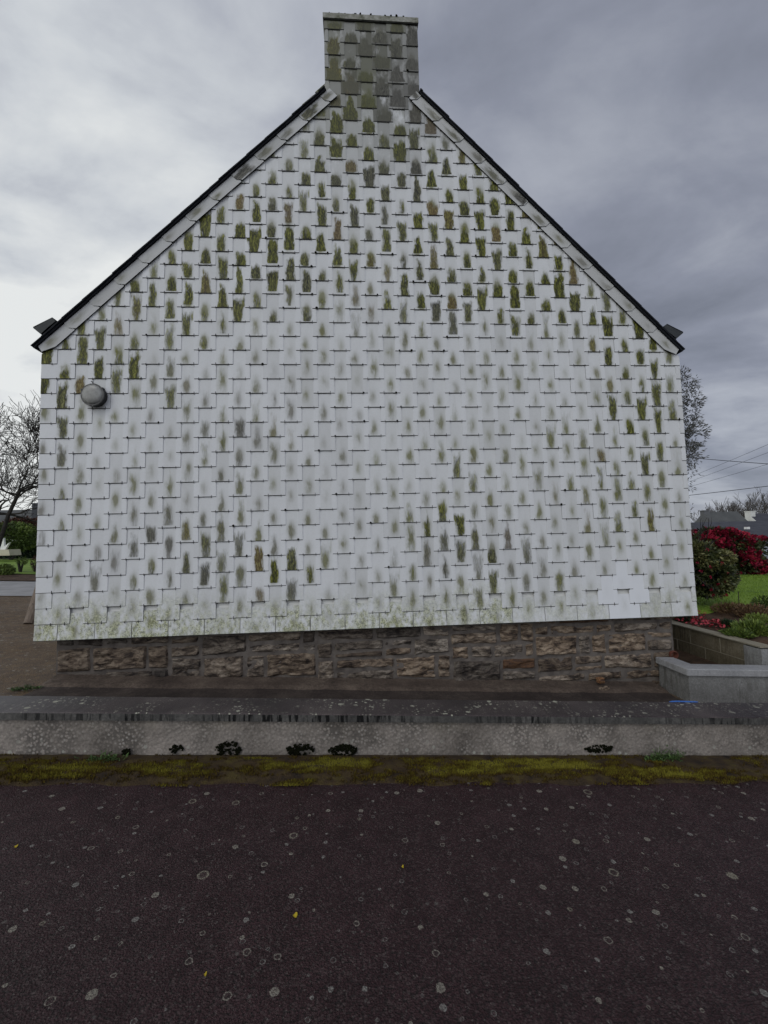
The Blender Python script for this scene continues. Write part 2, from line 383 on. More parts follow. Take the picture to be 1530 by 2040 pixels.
# stone plinth
def stone_mat():
    m, b = newmat('plinth_stone', .85, .25)
    P = POS(); hue, tone, sd = ATTR('hue'), ATTR('tone'), ATTR('seed')
    off = COMB(M('MULTIPLY', sd, 31), M('MULTIPLY', sd, 17), 0)
    va = nt.nodes.new('ShaderNodeVectorMath'); va.operation = 'ADD'; nt.links.new(MAPPING(P, (1, 1, 2.6)), va.inputs[0]); nt.links.new(off, va.inputs[1]); V = va.outputs[0]
    n1, n2 = NOISE(V, 7, 6, .68, .5), NOISE(V, 26, 4, .7)
    grey = RAMP(n1, [(.38, (.028, .024, .021)), (.49, (.125, .108, .092)), (.62, (.29, .26, .225))])
    brn = RAMP(n1, [(.38, (.032, .022, .017)), (.49, (.155, .112, .078)), (.64, (.31, .245, .18))])
    org = RAMP(n1, [(.33, (.07, .040, .028)), (.52, (.20, .095, .040)), (.7, (.22, .16, .10))])
    c0 = MIX(M('MULTIPLY_ADD', hue, 3, 0, True), grey, brn)
    c0 = MIX(M('MULTIPLY_ADD', hue, 5, -3.8, True), c0, org)
    c0 = MIX(M('MULTIPLY', tone, .8), c0, (.018, .014, .013))
    c0 = MIX(M('MULTIPLY_ADD', n2, 6, -3.25, True), c0, (.014, .012, .011))
    c0 = MIX(M('MULTIPLY', M('MULTIPLY_ADD', NOISE(V, 55, 3, .7), 6, -3.7, True), .5), c0, (.27, .26, .24))
    setc(b, c0); bump(b, M('ADD', n1, M('MULTIPLY', n2, .5)), .9, .02)
    return m
m_stone = stone_mat()
m_mortar = noisy('mortar', (.065, .055, .049), (.14, .122, .108), 9, .95, .6, .01)
m_bark = noisy('bark', (.012, .011, .009), (.04, .036, .03), 12, .9, .5)
m_fartwig = noisy('far_bark', (.05, .045, .042), (.10, .092, .085), 1, .9, .1)
m_wire = noisy('cable', (.03, .032, .04), (.045, .048, .055), 5, .6, .1)
m_render = noisy('house_render', (.52, .52, .50), (.66, .66, .63), 1, .9, .2)
m_greyrender = noisy('grey_render', (.10, .102, .108), (.135, .138, .143), .6, .9, .2)
m_farroof = noisy('far_roof', (.032, .034, .042), (.055, .057, .068), 1.2, .7, .4, .02, aniso=(1, 1, 4))
m_farroof2 = noisy('weathered_roof', (.055, .058, .058), (.085, .088, .088), .8, .8, .4, .02)
m_glassg, b_ = newmat('window_glass', .15, .6); setc(b_, (.03, .035, .04))
m_tyre = noisy('tyre', (.012, .012, .012), (.02, .02, .02), 20, .9)
m_carpaint, b_ = newmat('car_paint', .3, .6); setc(b_, (.30, .34, .38)); b_.inputs['Metallic'].default_value = .3
m_moss, b_ = newmat('moss_tufts', .95, .1)
setc(b_, RAMP(ATTR('tone'), [(0, (.030, .018, .006)), (.35, (.062, .043, .008)), (.65, (.10, .086, .011)), (1, (.165, .15, .022))]))
m_mossbase = noisy('moss_soil', (.012, .008, .006), (.045, .028, .012), 9, .95, .9, .02, c3=(.075, .058, .012))
m_weed = leafmat('weed_leaf', [(.02, .035, .010), (.05, .09, .022), (.10, .17, .05)])
m_cam = leafmat('camellia_leaf', [(.006, .008, .005), (.022, .030, .012), (.07, .085, .028), (.19, .18, .07)], .4)
m_rhod = leafmat('rhododendron_petal', [(.015, .001, .004), (.07, .002, .012), (.24, .006, .032), (.42, .025, .06)], .7)
m_hedge = leafmat('hedge_leaf', [(.004, .009, .005), (.012, .028, .011), (.03, .055, .02)])
m_shrub = leafmat('shrub_leaf', [(.02, .035, .008), (.07, .11, .018), (.16, .21, .04)])
m_redleaf = leafmat('copper_leaf', [(.02, .008, .006), (.065, .026, .016), (.12, .06, .035)])
m_olive = leafmat('twiggy_leaf', [(.02, .02, .019), (.055, .056, .052), (.12, .118, .11)])
m_brownleaf = leafmat('dry_leaf', [(.03, .018, .009), (.10, .055, .028), (.17, .11, .055)])
m_petal = leafmat('fallen_petal', [(.12, .006, .012), (.30, .018, .035), (.40, .06, .07)])
m_yellow, b_ = newmat('yellow_petal', .6); setc(b_, (.36, .27, .015))
m_clay = noisy('clay_pipe', (.07, .02, .013), (.13, .045, .03), 14, .8)
m_block = concrete('mossy_block', (.075, .062, .038), (.125, .105, .07), (.175, .155, .115), .4, 0, (.02, .014, .01))
m_joint = noisy('pale_joint', (.16, .14, .1), (.24, .22, .17), 8, .95)
m_wood = noisy('weathered_wood', (.11, .082, .062), (.19, .155, .125), 9, .85, .5, .004, aniso=(4, 4, 1))
m_blue, b_ = newmat('blue_plastic', .4); setc(b_, (.03, .11, .36))
m_white = noisy('white_paint', (.6, .6, .58), (.72, .72, .7), 3, .6)
m_cream = noisy('cream_paint', (.42, .38, .28), (.5, .46, .36), 3, .7)
m_dome, b_ = newmat('lamp_glass', .32, .5)
setc(b_, RAMP(NOISE(POS(), 9, 4, .6), [(.35, (.13, .13, .122)), (.65, (.27, .27, .255))]))
m_rim = noisy('lamp_rim', (.05, .05, .048), (.13, .13, .125), 30, .6)
m_black = noisy('black_plastic', (.012, .012, .012), (.03, .03, .03), 20, .6)
m_path = noisy('pale_kerb', (.32, .31, .26), (.42, .41, .36), 3, .9)

# ------------------------------------------------------------------ ground
def sheet(name, xs, ys, off, mat, zf=gz, wob=0):
    mb = MB(); nx, ny = len(xs), len(ys)
    for y in ys:
        for x in xs: mb.v.append((x, y, zf(x) + off + (wob * (noise.noise(Vector((x * .7, y * .7, 3))) ) if wob else 0)))
    for j in range(ny - 1):
        for i in range(nx - 1): mb.face((j * nx + i, j * nx + i + 1, (j + 1) * nx + i + 1, (j + 1) * nx + i))
    return structure(mb.build(name, mat))
def lin(a, b, n): return [a + (b - a) * i / n for i in range(n + 1)]
sheet('ground', [-900, -200, -60, -14, 6, 60, 300, 900], [-400, -100, -20, 100, 400, 900], -.03, m_field)
sheet('road', [-30, -14, 6, 30], [-14, 3.36], 0, m_road)
def quad_sheet(name, pts, off, mat, div=10):          # pts: four (x,y) corners
    mb = MB(); a, b, c, d = [Vector((*p, 0)) for p in pts]
    for j in range(div + 1):
        for i in range(div + 1):
            u, v = i / div, j / div
            p = (a * (1 - u) + b * u) * (1 - v) + (d * (1 - u) + c * u) * v
            mb.v.append((p.x, p.y, gz(p.x) + off))
    for j in range(div):
        for i in range(div):
            k = j * (div + 1) + i; mb.face((k, k + 1, k + div + 2, k + div + 1))
    return structure(mb.build(name, mat))
quad_sheet('forecourt', [(-13.9, 3.4), (4.68, 3.4), (4.68, 12.5), (-13.9, 12.5)], -.008, m_court)
quad_sheet('street', [(-30, 8.0), (-4, 11.6), (-4, 15.0), (-30, 11.0)], .006, m_street, 20)
quad_sheet('verge_soil', [(-40, 10.6), (-4, 14.7), (-4, 16.3), (-40, 14.2)], .03, m_soil, 24)
quad_sheet('grass_verge', [(-60, 13.6), (-4, 16.2), (-4, 60), (-60, 60)], .05, m_grass, 24)

# ------------------------------------------------------------------ THE HOUSE
YG = 4.914
X0, X1, ZB, ZE = -3.465, 4.035, .64, 3.80
AX, AZ = .285, 7.78
CX0, CX1, CZ1 = -.262, .897, 8.115
house = empty('house', (AX, YG + 4, gz(AX)), 'white slate-hung gabled house with algae stains, seen end-on behind the low wall', 'house')
E_, PER, WS = .1692, .3855, .243
def clip(poly, a, b, c):              # keep a*x + b*z <= c ; poly of (x,z)
    out = []
    for i in range(len(poly)):
        p, q = poly[i], poly[(i + 1) % len(poly)]
        dp, dq = a * p[0] + b * p[1] - c, a * q[0] + b * q[1] - c
        if dp <= 0: out.append(p)
        if dp * dq < 0:
            t = dp / (dp - dq); out.append((p[0] + (q[0] - p[0]) * t, p[1] + (q[1] - p[1]) * t))
    return out if len(out) > 2 else []
sL = (AZ - ZE) / (AX - X0); sR = (AZ - ZE) / (X1 - AX)
# rakes: z <= ZE + sL (x-X0)  ;  z <= ZE + sR (X1-x)
GL = (-sL, 1, ZE - sL * X0); GR = (sR, 1, ZE + sR * X1)
def area(p): return abs(sum(p[i][0] * p[(i + 1) % len(p)][1] - p[(i + 1) % len(p)][0] * p[i][1] for i in range(len(p)))) / 2
GA = [  # px, py, sx, sy, strength, hue(1 green .. 0 grey)
 (400,540,75,85,.85,1),(500,430,60,70,.8,.9),(560,560,90,55,.75,.8),(620,420,60,70,.5,.4),(600,500,50,40,.8,.9),(340,590,60,40,.8,1),(265,600,45,35,.65,.9),
 (950,430,90,95,1.05,1),(1080,560,60,70,.85,1),(900,590,80,50,.75,.6),(1010,590,90,45,.8,.8),(860,430,50,90,.65,.3),(880,350,60,40,.7,.6),(1140,610,50,40,.75,.9),(1250,680,60,55,.8,1),
 (1300,790,32,70,.7,1),(1235,830,35,35,.7,1),(1290,970,30,70,.55,.9),(720,400,90,90,.6,.7),(560,340,60,60,.45,.4),
 (125,745,45,55,.9,1),(185,720,60,50,.75,.8),(250,740,40,40,.5,1),(120,880,25,120,.45,.4),(700,120,45,120,1.3,.8),(790,140,60,110,1.2,.1),(760,60,120,50,.9,.4),(700,260,50,70,.9,.9),(800,280,70,60,.7,.25),(640,250,40,50,.55,.5),
 (380,1070,90,55,.5,.6),(450,1130,150,50,.5,.5),(560,1140,50,40,.6,.5),(870,1050,50,35,.6,.6),(980,1100,60,40,.5,.3),(860,1150,60,40,.4,.5),(440,900,60,60,.3,.6),(480,860,60,90,.25,.4),(330,780,60,50,.28,.4),
 (300,1120,60,40,.45,.2),(940,1190,80,40,.4,.7),(1060,1150,60,50,.35,.6),(1180,900,60,50,.3,.8),(960,950,60,50,.35,.9),(1210,1010,60,60,.4,.9),(700,520,150,60,.4,.6),(800,600,60,40,.35,.3)]
def stain_field(px, py, rng):
    s = 0; hh = 0; ws = 1e-6
    for x, y, sx, sy, a, h in GA:
        g = a * math.exp(-.5 * (((px - x) / sx) ** 2 + ((py - y) / sy) ** 2))
        s = max(s, g) + .25 * min(s, g); hh += h * g; ws += g
    s *= .55 + .6 * rng.random()
    s += .09 + .20 * rng.random() ** 2
    return min(1, s), max(0, min(1, hh / ws + rng.uniform(-.35, .35)))
clad = MB(); rng = random.Random(3)
TH, STEP = .0052, .0057
def flare(z): return .016 * max(0, (1.15 - z) / .52) ** 2
def emit_slate(poly, cx, zb, prot, kt, at_, rot=0):
    # poly (x,z) ; front surface y = YG - (prot - kt*(z-zb)); bottom edge gets a small dark bevel, a painted shadow line with grime
    fy = lambda z: YG - (prot - kt * (z - zb)) - flare(z)
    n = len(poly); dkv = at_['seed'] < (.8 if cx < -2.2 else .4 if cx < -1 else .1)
    # bevel : vertices on the bottom edge move up by .004 for the front face
    fr = []
    for (x, z) in poly:
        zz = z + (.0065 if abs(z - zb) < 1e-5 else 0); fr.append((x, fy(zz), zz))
    ar = sum(poly[i][0] * poly[(i + 1) % n][1] - poly[(i + 1) % n][0] * poly[i][1] for i in range(n))
    b = len(clad.v)
    clad.v += fr + [(x, fy(z) + TH, z) for x, z in poly]
    order = list(range(n)) if ar > 0 else list(reversed(range(n)))
    clad.face([b + i for i in order], 0, at_, [(poly[i][0] - cx, poly[i][1] - zb) for i in order])
    for i in range(n):
        j = (i + 1) % n
        bot = abs(poly[i][1] - zb) < 1e-5 and abs(poly[j][1] - zb) < 1e-5
        vert = abs(poly[i][0] - poly[j][0]) < 1e-4
        q = (b + j, b + i, b + n + i, b + n + j) if ar > 0 else (b + i, b + j, b + n + j, b + n + i)
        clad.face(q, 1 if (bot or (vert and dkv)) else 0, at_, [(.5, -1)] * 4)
row = -16; lowest = None
mossspots = []
NAILS = 0
while True:
    zb = 3.348 + row * E_
    if zb > CZ1 - .1: break
    odd = row % 2
    starter = row == -16
    if starter: zb = ZB
    ph = .0525 + (PER / 2 if odd else 0)
    k0 = int((X0 - ph) / PER) - 2
    for k in range(k0, k0 + 24):
        cx = ph + k * PER + rng.uniform(-.003, .003)
        wd = (PER - .006) if starter else WS
        if starter: cx = ph + k * PER
        # end slates widened to reach the corner
        xa, xb = cx - wd / 2, cx + wd / 2
        if xb < X0 or xa > X1: continue
        if xa - X0 < .14: xa = X0 + .001
        if X1 - xb < .14: xb = X1 - .001
        top = zb + (2.3 if not starter else 1.7) * E_
        dz_ = rng.uniform(-.0015, .0015)
        zz = zb + dz_ * (0 if starter else 1)
        rect = [(xa, zz), (xb, zz), (xb, top), (xa, top)]
        A = clip(clip(rect, *GL), *GR)
        pieces = [A] if A else []
        if top > 6.9:
            rc = clip(clip(clip(rect, 1, 0, CX1), -1, 0, -CX0), 0, 1, CZ1 - .07)
            if rc:
                Lh = clip(clip(rc, 1, 0, AX), -GL[0], -1, -GL[2]); Rh = clip(clip(rc, -1, 0, -AX), -GR[0], -1, -GR[2])
                pieces += [p for p in (Lh, Rh) if p]
        if not pieces: continue
        px, py = pix((cx, YG, zb + .1))
        st, hue = stain_field(px, py, rng)
        # a few slates were replaced and are clean (bottom right)
        clean = (1205 < px < 1290 and 1150 < py < 1240) or (1190 < px < 1290 and 1195 < py < 1235)
        if clean: st = 0
        lic = 0 if clean or py < 1060 else (1.25 if px < 1000 else .5)
        at_ = dict(seed=rng.random(), stain=st, hue=hue, tone=0 if clean else (rng.uniform(1.3, 2.3) if py < 230 else .6 * rng.random() ** 3), clean=1.0 if clean else 0.0, wide=max(0, min(1, (400 - py) / 170)) * max(0, min(1, 1.6 - abs(px - 745) / 110)) * rng.uniform(.5, 1), lichen=lic * rng.uniform(.4, 1))
        prot = .020 + TH + rng.uniform(-.0003, .0005) - (.002 if starter else 0)
        for p in pieces:
            if area(p) > .0008: emit_slate(p, cx, zz, prot, STEP / E_, at_)
        # hooks that hold the lower edge, one at each side of the water column
        if not starter:
            for sx in (-1, 1):
                hx = cx + sx * (PER - WS) / 2
                if not (X0 + .03 < hx < X1 - .03): continue
                if hx > AX and zb > ZE + sR * (X1 - hx) - .2 and not (hx < CX1): continue
                if hx < AX and zb > ZE + sL * (hx - X0) - .2 and not (hx > CX0): continue
                hl = rng.uniform(.012, .026)
                clad.box(hx - .0022, hx + .0022, YG - prot - .004 - flare(zb), YG - prot + .002 - flare(zb), zb - .010, zb + hl, 2, dict(seed=0))
                mx, my = pix((hx, YG, zb))
                pm = .05 + .5 * math.exp(-.5 * (((mx - 720) / 150) ** 2 + ((my - 560) / 90) ** 2)) + .18 * math.exp(-.5 * (((mx - 740) / 90) ** 2 + ((my - 860) / 160) ** 2)) + .12 * math.exp(-.5 * (((mx - 720) / 200) ** 2 + ((my - 1080) / 60) ** 2))
                if rng.random() < pm: mossspots.append((hx, zb + .008, prot, rng.uniform(.006, .015)))
    row += 1
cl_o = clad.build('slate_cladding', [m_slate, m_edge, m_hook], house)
for hx, hz, pr, r_ in sorted(mossspots, key=lambda q: -q[3])[:96]:
    mm = MB(); mm.blob((hx, YG - pr - r_ * .3 - flare(hz), hz), r_, 0, sq=(1, .7, 1), rng=rng); mm.build('moss_cushion', m_moss_dark, house)
mm = MB()
for i in range(26):
    x = rng.uniform(CX0, CX1); mm.blob((x, YG - .03 + rng.uniform(-.01, .03), CZ1 + .002), rng.uniform(.006, .02), 0, rng=rng)
cap_moss = mm

# core walls of the house behind the slates
core = MB()
GX0, GX1 = X0 + .004, X1 - .004
D_ = 8.5
pent = [(GX0, ZB + .004), (GX1, ZB + .004), (GX1, ZE - .02), (AX, AZ - .02), (GX0, ZE - .02)]
core.prism([Vector((x, YG + .004, z)) for x, z in pent], (0, D_, 0), 0, dict(tone=.3))
core.build('wall', m_render, house)
# chimney body + cap
chim = MB(); chim.box(CX0 + .004, CX1 - .004, YG + .003, YG + .75, AZ - 1.2, CZ1 - .075)
co = chim.build('chimney', noisy('chimney_render', (.2, .2, .18), (.42, .42, .40), 5, .9, .4), house)
cap = MB()
segs_ = 9
for i in range(segs_):
    a, b_ = CX0 + (CX1 - CX0) * i / segs_, CX0 + (CX1 - CX0) * (i + 1) / segs_
cap.box(CX0 - .012, CX1 + .012, YG - .042, YG + .77, CZ1 - .072, CZ1 - .004)
m_cap = noisy('mossy_cap', (.06, .065, .035), (.22, .22, .19), 11, .9, .6, .01, c3=(.36, .36, .34))
cap.build('cap', m_cap, co)
ed = MB()
for zz in (0,): ed.box(CX0 - .006, CX1 + .006, YG - .034, YG - .02, CZ1 - .082, CZ1 - .074)
ed.build('cap_drip_edge', m_edge, co); cap_moss.build('cap_moss', m_moss_dark, co)['kind'] = 'stuff'

# verge slates along both rakes
def _l(p, q, Y):
    A, B = at(*p, Y), at(*q, Y); return Vector((A.x, A.z)), Vector((B.x, B.z))
RAKE = {-1: _l((62, 689), (652, 167), YG - .07), 1: _l((1364, 696), (834, 174), YG - .07)}
def verge(side):
    vb = MB(); rr = random.Random(11 + side)
    a, e = RAKE[side]; a, e = a.copy(), e.copy()
    d = (e - a); Lg = d.length; d.normalize(); n_ = Vector((d.y, -d.x)) if side < 0 else Vector((-d.y, d.x))
    a += n_ * .036 + d * .075; e += n_ * .036; Lg = (e - a).length   # pointing down/inwards
    seg = .37; wv = .128; k = 0; t = -.02
    while t < Lg:
        t2 = min(t + seg + .03, Lg)
        # lower piece tip has one chamfered corner on the inner side
        p = [a + d * t, a + d * t + n_ * (wv * .55), a + d * (t + .05) + n_ * wv, a + d * t2 + n_ * wv, a + d * t2]
        if k == 0: p = [a + d * (-.03) + n_ * .0, a + d * (-.045) + n_ * .07, a + d * (.10) + n_ * wv, a + d * t2 + n_ * wv, a + d * t2]
        at_ = dict(seed=rr.random(), stain=.05 + .35 * rr.random() ** 2 + (.35 if t > Lg * .55 else 0), hue=rr.random() * .5, tone=.8 + rr.random() * .6, lichen=0)
        y_lo, y_hi = YG - .047, YG - .040
        def P3(q, back=0):
            tt = (q - a).dot(d) - t; y = y_lo + (y_hi - y_lo) * tt / seg * 1.0
            return (q.x, y + back, q.y)
        b0 = len(vb.v); m_ = len(p); vb.v += [P3(q) for q in p] + [P3(q, .007) for q in p]
        order = list(range(m_)); ar = sum(p[i].x * p[(i + 1) % m_].y - p[(i + 1) % m_].x * p[i].y for i in range(m_))
        if ar < 0: order.reverse()
        vb.face([b0 + i for i in order], 0, at_, [((p[i] - a).dot(n_) - wv * .5, (p[i] - a).dot(d) - t) for i in order])
        for i in range(m_):
            j = (i + 1) % m_; vb.face((b0 + i, b0 + j, b0 + m_ + j, b0 + m_ + i), 1)
        # dark joint line under the overlap
        t += seg; k += 1
    # backing board
    q = [a + n_ * .004 - d * .01, a + n_ * (wv - .006) + d * .12, e + n_ * (wv - .006), e + n_ * .004]
    vb.prism([Vector((v.x, YG - .031, v.y)) for v in q], (0, .03, 0), 1)
    return vb.build('verge_slates', [m_slate, m_edge], house)
verge(-1); verge(1)

# roof: two slopes with slate courses at the edge
def roof(side):
    rb = MB(); rr = random.Random(5)
    a, e = RAKE[side]; a = a.copy(); sl = abs((e.y - a.y) / (e.x - a.x))
    dx_ = 1 if side < 0 else -1
    d = Vector((dx_, sl)).normalized(); n_ = Vector((-d.y * dx_, abs(d.x)))   # outward
    xr = (AX - a.x) * dx_; Lg = xr / abs(d.x)
    c = 0.0; k = 0; cs = .15
    while c < Lg:
        c2 = min(c + cs * 2.2, Lg)
        p0, p1 = a + d * c + n_ * .001, a + d * c2 - n_ * .006
        th = .011
        y0 = YG - .075 - rr.uniform(0, .012)
        lim = CX0 if side < 0 else CX1
        cc = abs((lim - a.x) / d.x) - .01
        for (ya, yb) in ((y0, YG + .78), (YG + .78, YG + D_ + .05)):
            q0, q1 = p0, p1
            if ya < YG + .5:
                if c >= cc: continue
                if c2 > cc: q1 = p0 + (p1 - p0) * ((cc - c) / (c2 - c))
            q = [q0, q1, q1 - n_ * th, q0 - n_ * th]
            rb.prism([Vector((v.x, ya, v.y)) for v in q], (0, yb - ya, 0), 0)
        c += cs; k += 1
    for ya, yb, Lx in ((YG - .066, YG + .77, cc), (YG + .77, YG + D_ + .04, Lg)):
        q = [a - n_ * .032, a + d * Lx - n_ * .032, a + d * Lx - n_ * .008, a - n_ * .004]
        rb.prism([Vector((v.x, ya, v.y)) for v in q], (0, yb - ya, 0), 0)
    return rb.build('roof_slope', m_roof, house)
roof(-1); roof(1)
rid = MB()
rid.tube([(AX, YG + .75, AZ + .09), (AX, YG + D_ + .05, AZ + .09)], .07, 8); rid.build('ridge_tiles', m_roof, house)
# roof-mounted gutters, open at the gable end
def gutter(side):
    gb = MB()
    if side < 0: P = [(66, 651), (104, 632), (110, 640), (95, 652), (82, 664)]
    else: P = [(1361, 661), (1329, 645), (1322, 651), (1334, 663), (1347, 673)]
    q = [at(px, py, YG - .04) for px, py in P]
    gb.prism(q[:4] + [q[4]], (0, .006, 0), 0)               # end plate
    gb.prism([q[0], q[1], q[1] - Vector((0, 0, .012)), q[0] - Vector((0, 0, .012))], (0, D_, 0), 0)
    gb.prism([q[0], q[0] - Vector((0, 0, .014)), q[4] - Vector((0, 0, .014)), q[4]], (0, D_, 0), 0)
    return gb.build('gutter', m_zinc, house)
gutter(-1); gutter(1)

# stone plinth
YS = 5.02; SX0, SX1 = -3.32, 3.815
st = MB(); rs = random.Random(21)
def split(x0, x1, z0, z1, out, depth=0):
    wv, hv = x1 - x0, z1 - z0
    if wv > .72 or (wv > .42 and rs.random() < .5) and wv > hv * 1.3:
        c = x0 + wv * rs.uniform(.35, .65); split(x0, c, z0, z1, out); split(c, x1, z0, z1, out)
    elif hv > .26 or (hv > .19 and rs.random() < .4):
        c = z0 + hv * rs.uniform(.4, .62); split(x0, x1, z0, c, out); split(x0, x1, c, z1, out)
    else: out.append((x0, x1, z0, z1))
rects = []
xcur = SX0
while xcur < SX1 - .01:
    wv = min(rs.uniform(1.0, 2.3), SX1 - xcur)
    if SX1 - xcur - wv < .6: wv = SX1 - xcur
    zz = gz(xcur + wv / 2) - .14
    z1 = ZB + .12
    while zz < z1 - .02:
        hh = min(rs.choice((.12, .17, .20, .24, .27)), z1 - zz)
        if z1 - zz - hh < .09: hh = z1 - zz
        xs = xcur
        while xs < xcur + wv - .01:
            ws = min(rs.uniform(.16, .30) if rs.random() < .35 else rs.uniform(.32, .72), xcur + wv - xs)
            if xcur + wv - xs - ws < .12: ws = xcur + wv - xs
            j0, j1 = zz, zz + hh
            if hh > .19 and rs.random() < .28:
                c = zz + hh * rs.uniform(.35, .65); rects.append((xs, xs + ws, zz, c)); rects.append((xs, xs + ws, c, zz + hh))
            else: rects.append((xs, xs + ws, zz, zz + hh))
            xs += ws
        zz += hh
    xcur += wv
for (x0, x1, z0, z1) in rects:
    g = .008 + rs.random() * .010; x0 += g; x1 -= g; z0 += g * .9; z1 -= g * .9
    nx = max(4, int((x1 - x0) / .022)); nz = max(4, int((z1 - z0) / .02))
    sd = rs.random(); prot = rs.uniform(.0, .022)
    cxr = (x0 + x1) / 2
    rgt = (cxr - SX0) / (SX1 - SX0)
    hue = rs.random() ** 1.5 * .5 + .1 * rgt
    if rs.random() < .02 + .09 * rgt: hue = .86 + .1 * rs.random()
    if cxr < -1.6: hue = min(hue, .3)
    low = 1 if (z0 + z1) / 2 < gz(cxr) + .12 else 0
    tone = rs.random() ** 3 * .8 + low * rs.uniform(.0, .5) + (.4 if cxr < -1.8 else .12 if cxr < 0 else 0)
    at_ = dict(seed=sd, hue=min(1, hue), tone=min(1, tone))
    b = len(st.v); w1 = rs.uniform(-.022, .022); w2 = rs.uniform(-.022, .022)
    for j in range(nz + 1):
        for i in range(nx + 1):
            u, v = i / nx, j / nz
            ex = min(u, 1 - u) * (x1 - x0); ez = min(v, 1 - v) * (z1 - z0)
            e = min(ex, ez); rnd = 1 - math.exp(-e / .009)
            x, z = x0 + (x1 - x0) * u, z0 + (z1 - z0) * v + w1 * (u - .5) * (1 if v < .5 else 0) + w2 * (u - .5) * (1 if v >= .5 else 0)
            x += .010 * noise.noise(Vector((x * 9, z * 9, sd * 50))) + (z - z0) * (w1 - w2) * 1.5; z += .009 * noise.noise(Vector((x * 9, z * 9, sd * 50 + 9)))
            nn = noise.fractal(Vector((x * 7, z * 16, sd * 30)), 1, 2, 4)
            st.v.append((x, YS + .012 - rnd * (.016 + prot + .026 * nn), z))
    W_ = nx + 1
    for j in range(nz):
        for i in range(nx): st.face((b + j * W_ + i, b + j * W_ + i + 1, b + (j + 1) * W_ + i + 1, b + (j + 1) * W_ + i), 0, at_)
stm = MB()
nx, nz = 240, 26
for j in range(nz + 1):
    for i in range(nx + 1):
        x = SX0 + (SX1 - SX0) * i / nx; z = -.4 + (ZB + .5) * j / nz
        st.v.append((x, YS + .004 - .007 * noise.noise(Vector((x * 14, z * 14, 0))), z))
b = len(st.v) - (nx + 1) * (nz + 1)
for j in range(nz):
    for i in range(nx):
        k = b + j * (nx + 1) + i; st.face((k, k + 1, k + nx + 2, k + nx + 1), 1)
st.box(SX0, SX1, YS + .02, YG + D_ - .15, -.5, ZB + .01, 1)
st.build('stone_plinth', [m_stone, m_mortar], house)
# concrete footing at the foot of the plinth
fo = MB(); nx = 120
prof = [(3.67, .004), (4.1, .004), (4.45, .006), (4.66, .004), (4.74, .018), (4.80, .040), (4.86, .046), (4.965, .050), (5.02, .058)]
for i in range(nx + 1):
    x = SX0 + .02 + (3.5 - SX0) * i / nx
    for (y, h) in prof:
        wv = noise.noise(Vector((x * 1.7, 0, 1))) * .05; st_ = noise.noise(Vector((x * 9, y * 9, 5))) * .005
        fo.v.append((x, y + (wv if 4.5 < y < 4.9 else 0), gz(x) + h + st_))
n_ = len(prof)
for i in range(nx):
    for j in range(n_ - 1): fo.face((i * n_ + j, (i + 1) * n_ + j, (i + 1) * n_ + j + 1, i * n_ + j + 1), 1 if j >= 4 else 0)
fo.build('footing', [concrete('footing_concrete', (.014, .010, .009), (.036, .027, .023), (.07, .055, .046), .3, 0, (.01, .008, .007)), concrete('footing_ledge', (.028, .020, .016), (.075, .056, .044), (.14, .11, .085), .3, 0, (.012, .01, .008))], house)

# round bulkhead lamp on the gable
lc = at(191, 790, YG - .03)
lamp = empty('wall_lamp', lc, 'round grey bulkhead lamp fixed to the white slates near the left corner', 'lamp')
def disc(mb, c, prof, sides=28, mi=0):           # prof list of (radius, y offset)
    b = len(mb.v)
    if abs(c.x - lc.x) < .2: prof = [(r_ * .92, yo * .88) for r_, yo in prof]
    for r_, yo in prof:
        for k in range(sides):
            a = 2 * math.pi * k / sides; mb.v.append((c.x + r_ * math.cos(a), c.y + yo, c.z + r_ * math.sin(a)))
    for i in range(len(prof) - 1):
        for k in range(sides):
            k2 = (k + 1) % sides; mb.face((b + i * sides + k, b + i * sides + k2, b + (i + 1) * sides + k2, b + (i + 1) * sides + k), mi)
    mb.face([b + (len(prof) - 1) * sides + k for k in range(sides)], mi)
lb = MB(); disc(lb, lc, [(.132, .02), (.134, -.03), (.134, -.045), (.133, -.058), (.124, -.06)]); lb.build('base', m_black, lamp, smooth=False)
lg_ = MB(); disc(lg_, lc, [(.123, -.058), (.121, -.07), (.119, -.082), (.112, -.092), (.095, -.101), (.060, -.109), (.025, -.113), (.005, -.114)]); lg_.build('lamp_glass', m_dome, lamp, smooth=True)
lr = MB()
for k in range(28):
    pass
disc(lr, lc, [(.1225, -.062), (.136, -.062), (.138, -.072), (.134, -.080), (.1195, -.081)])
for k in range(3):
    a = .6 + k * 2.094; q = lc + Vector((.128 * math.cos(a), -.045, .128 * math.sin(a))); lr.box(q.x - .007, q.x + .007, q.y - .03, q.y + .02, q.z - .007, q.z + .007)
lr.f = [f_ for f_ in lr.f if len(f_) < 20]; lr.m = lr.m[:len(lr.f)]
lr.build('rim', m_rim, lamp)
lw = MB(); lw.tube([lc + Vector((-.01, -.02, .12)), lc + Vector((-.03, -.015, .16)), lc + Vector((-.045, -.012, .17))], .006, 5); lw.build('cable', m_black, lamp)

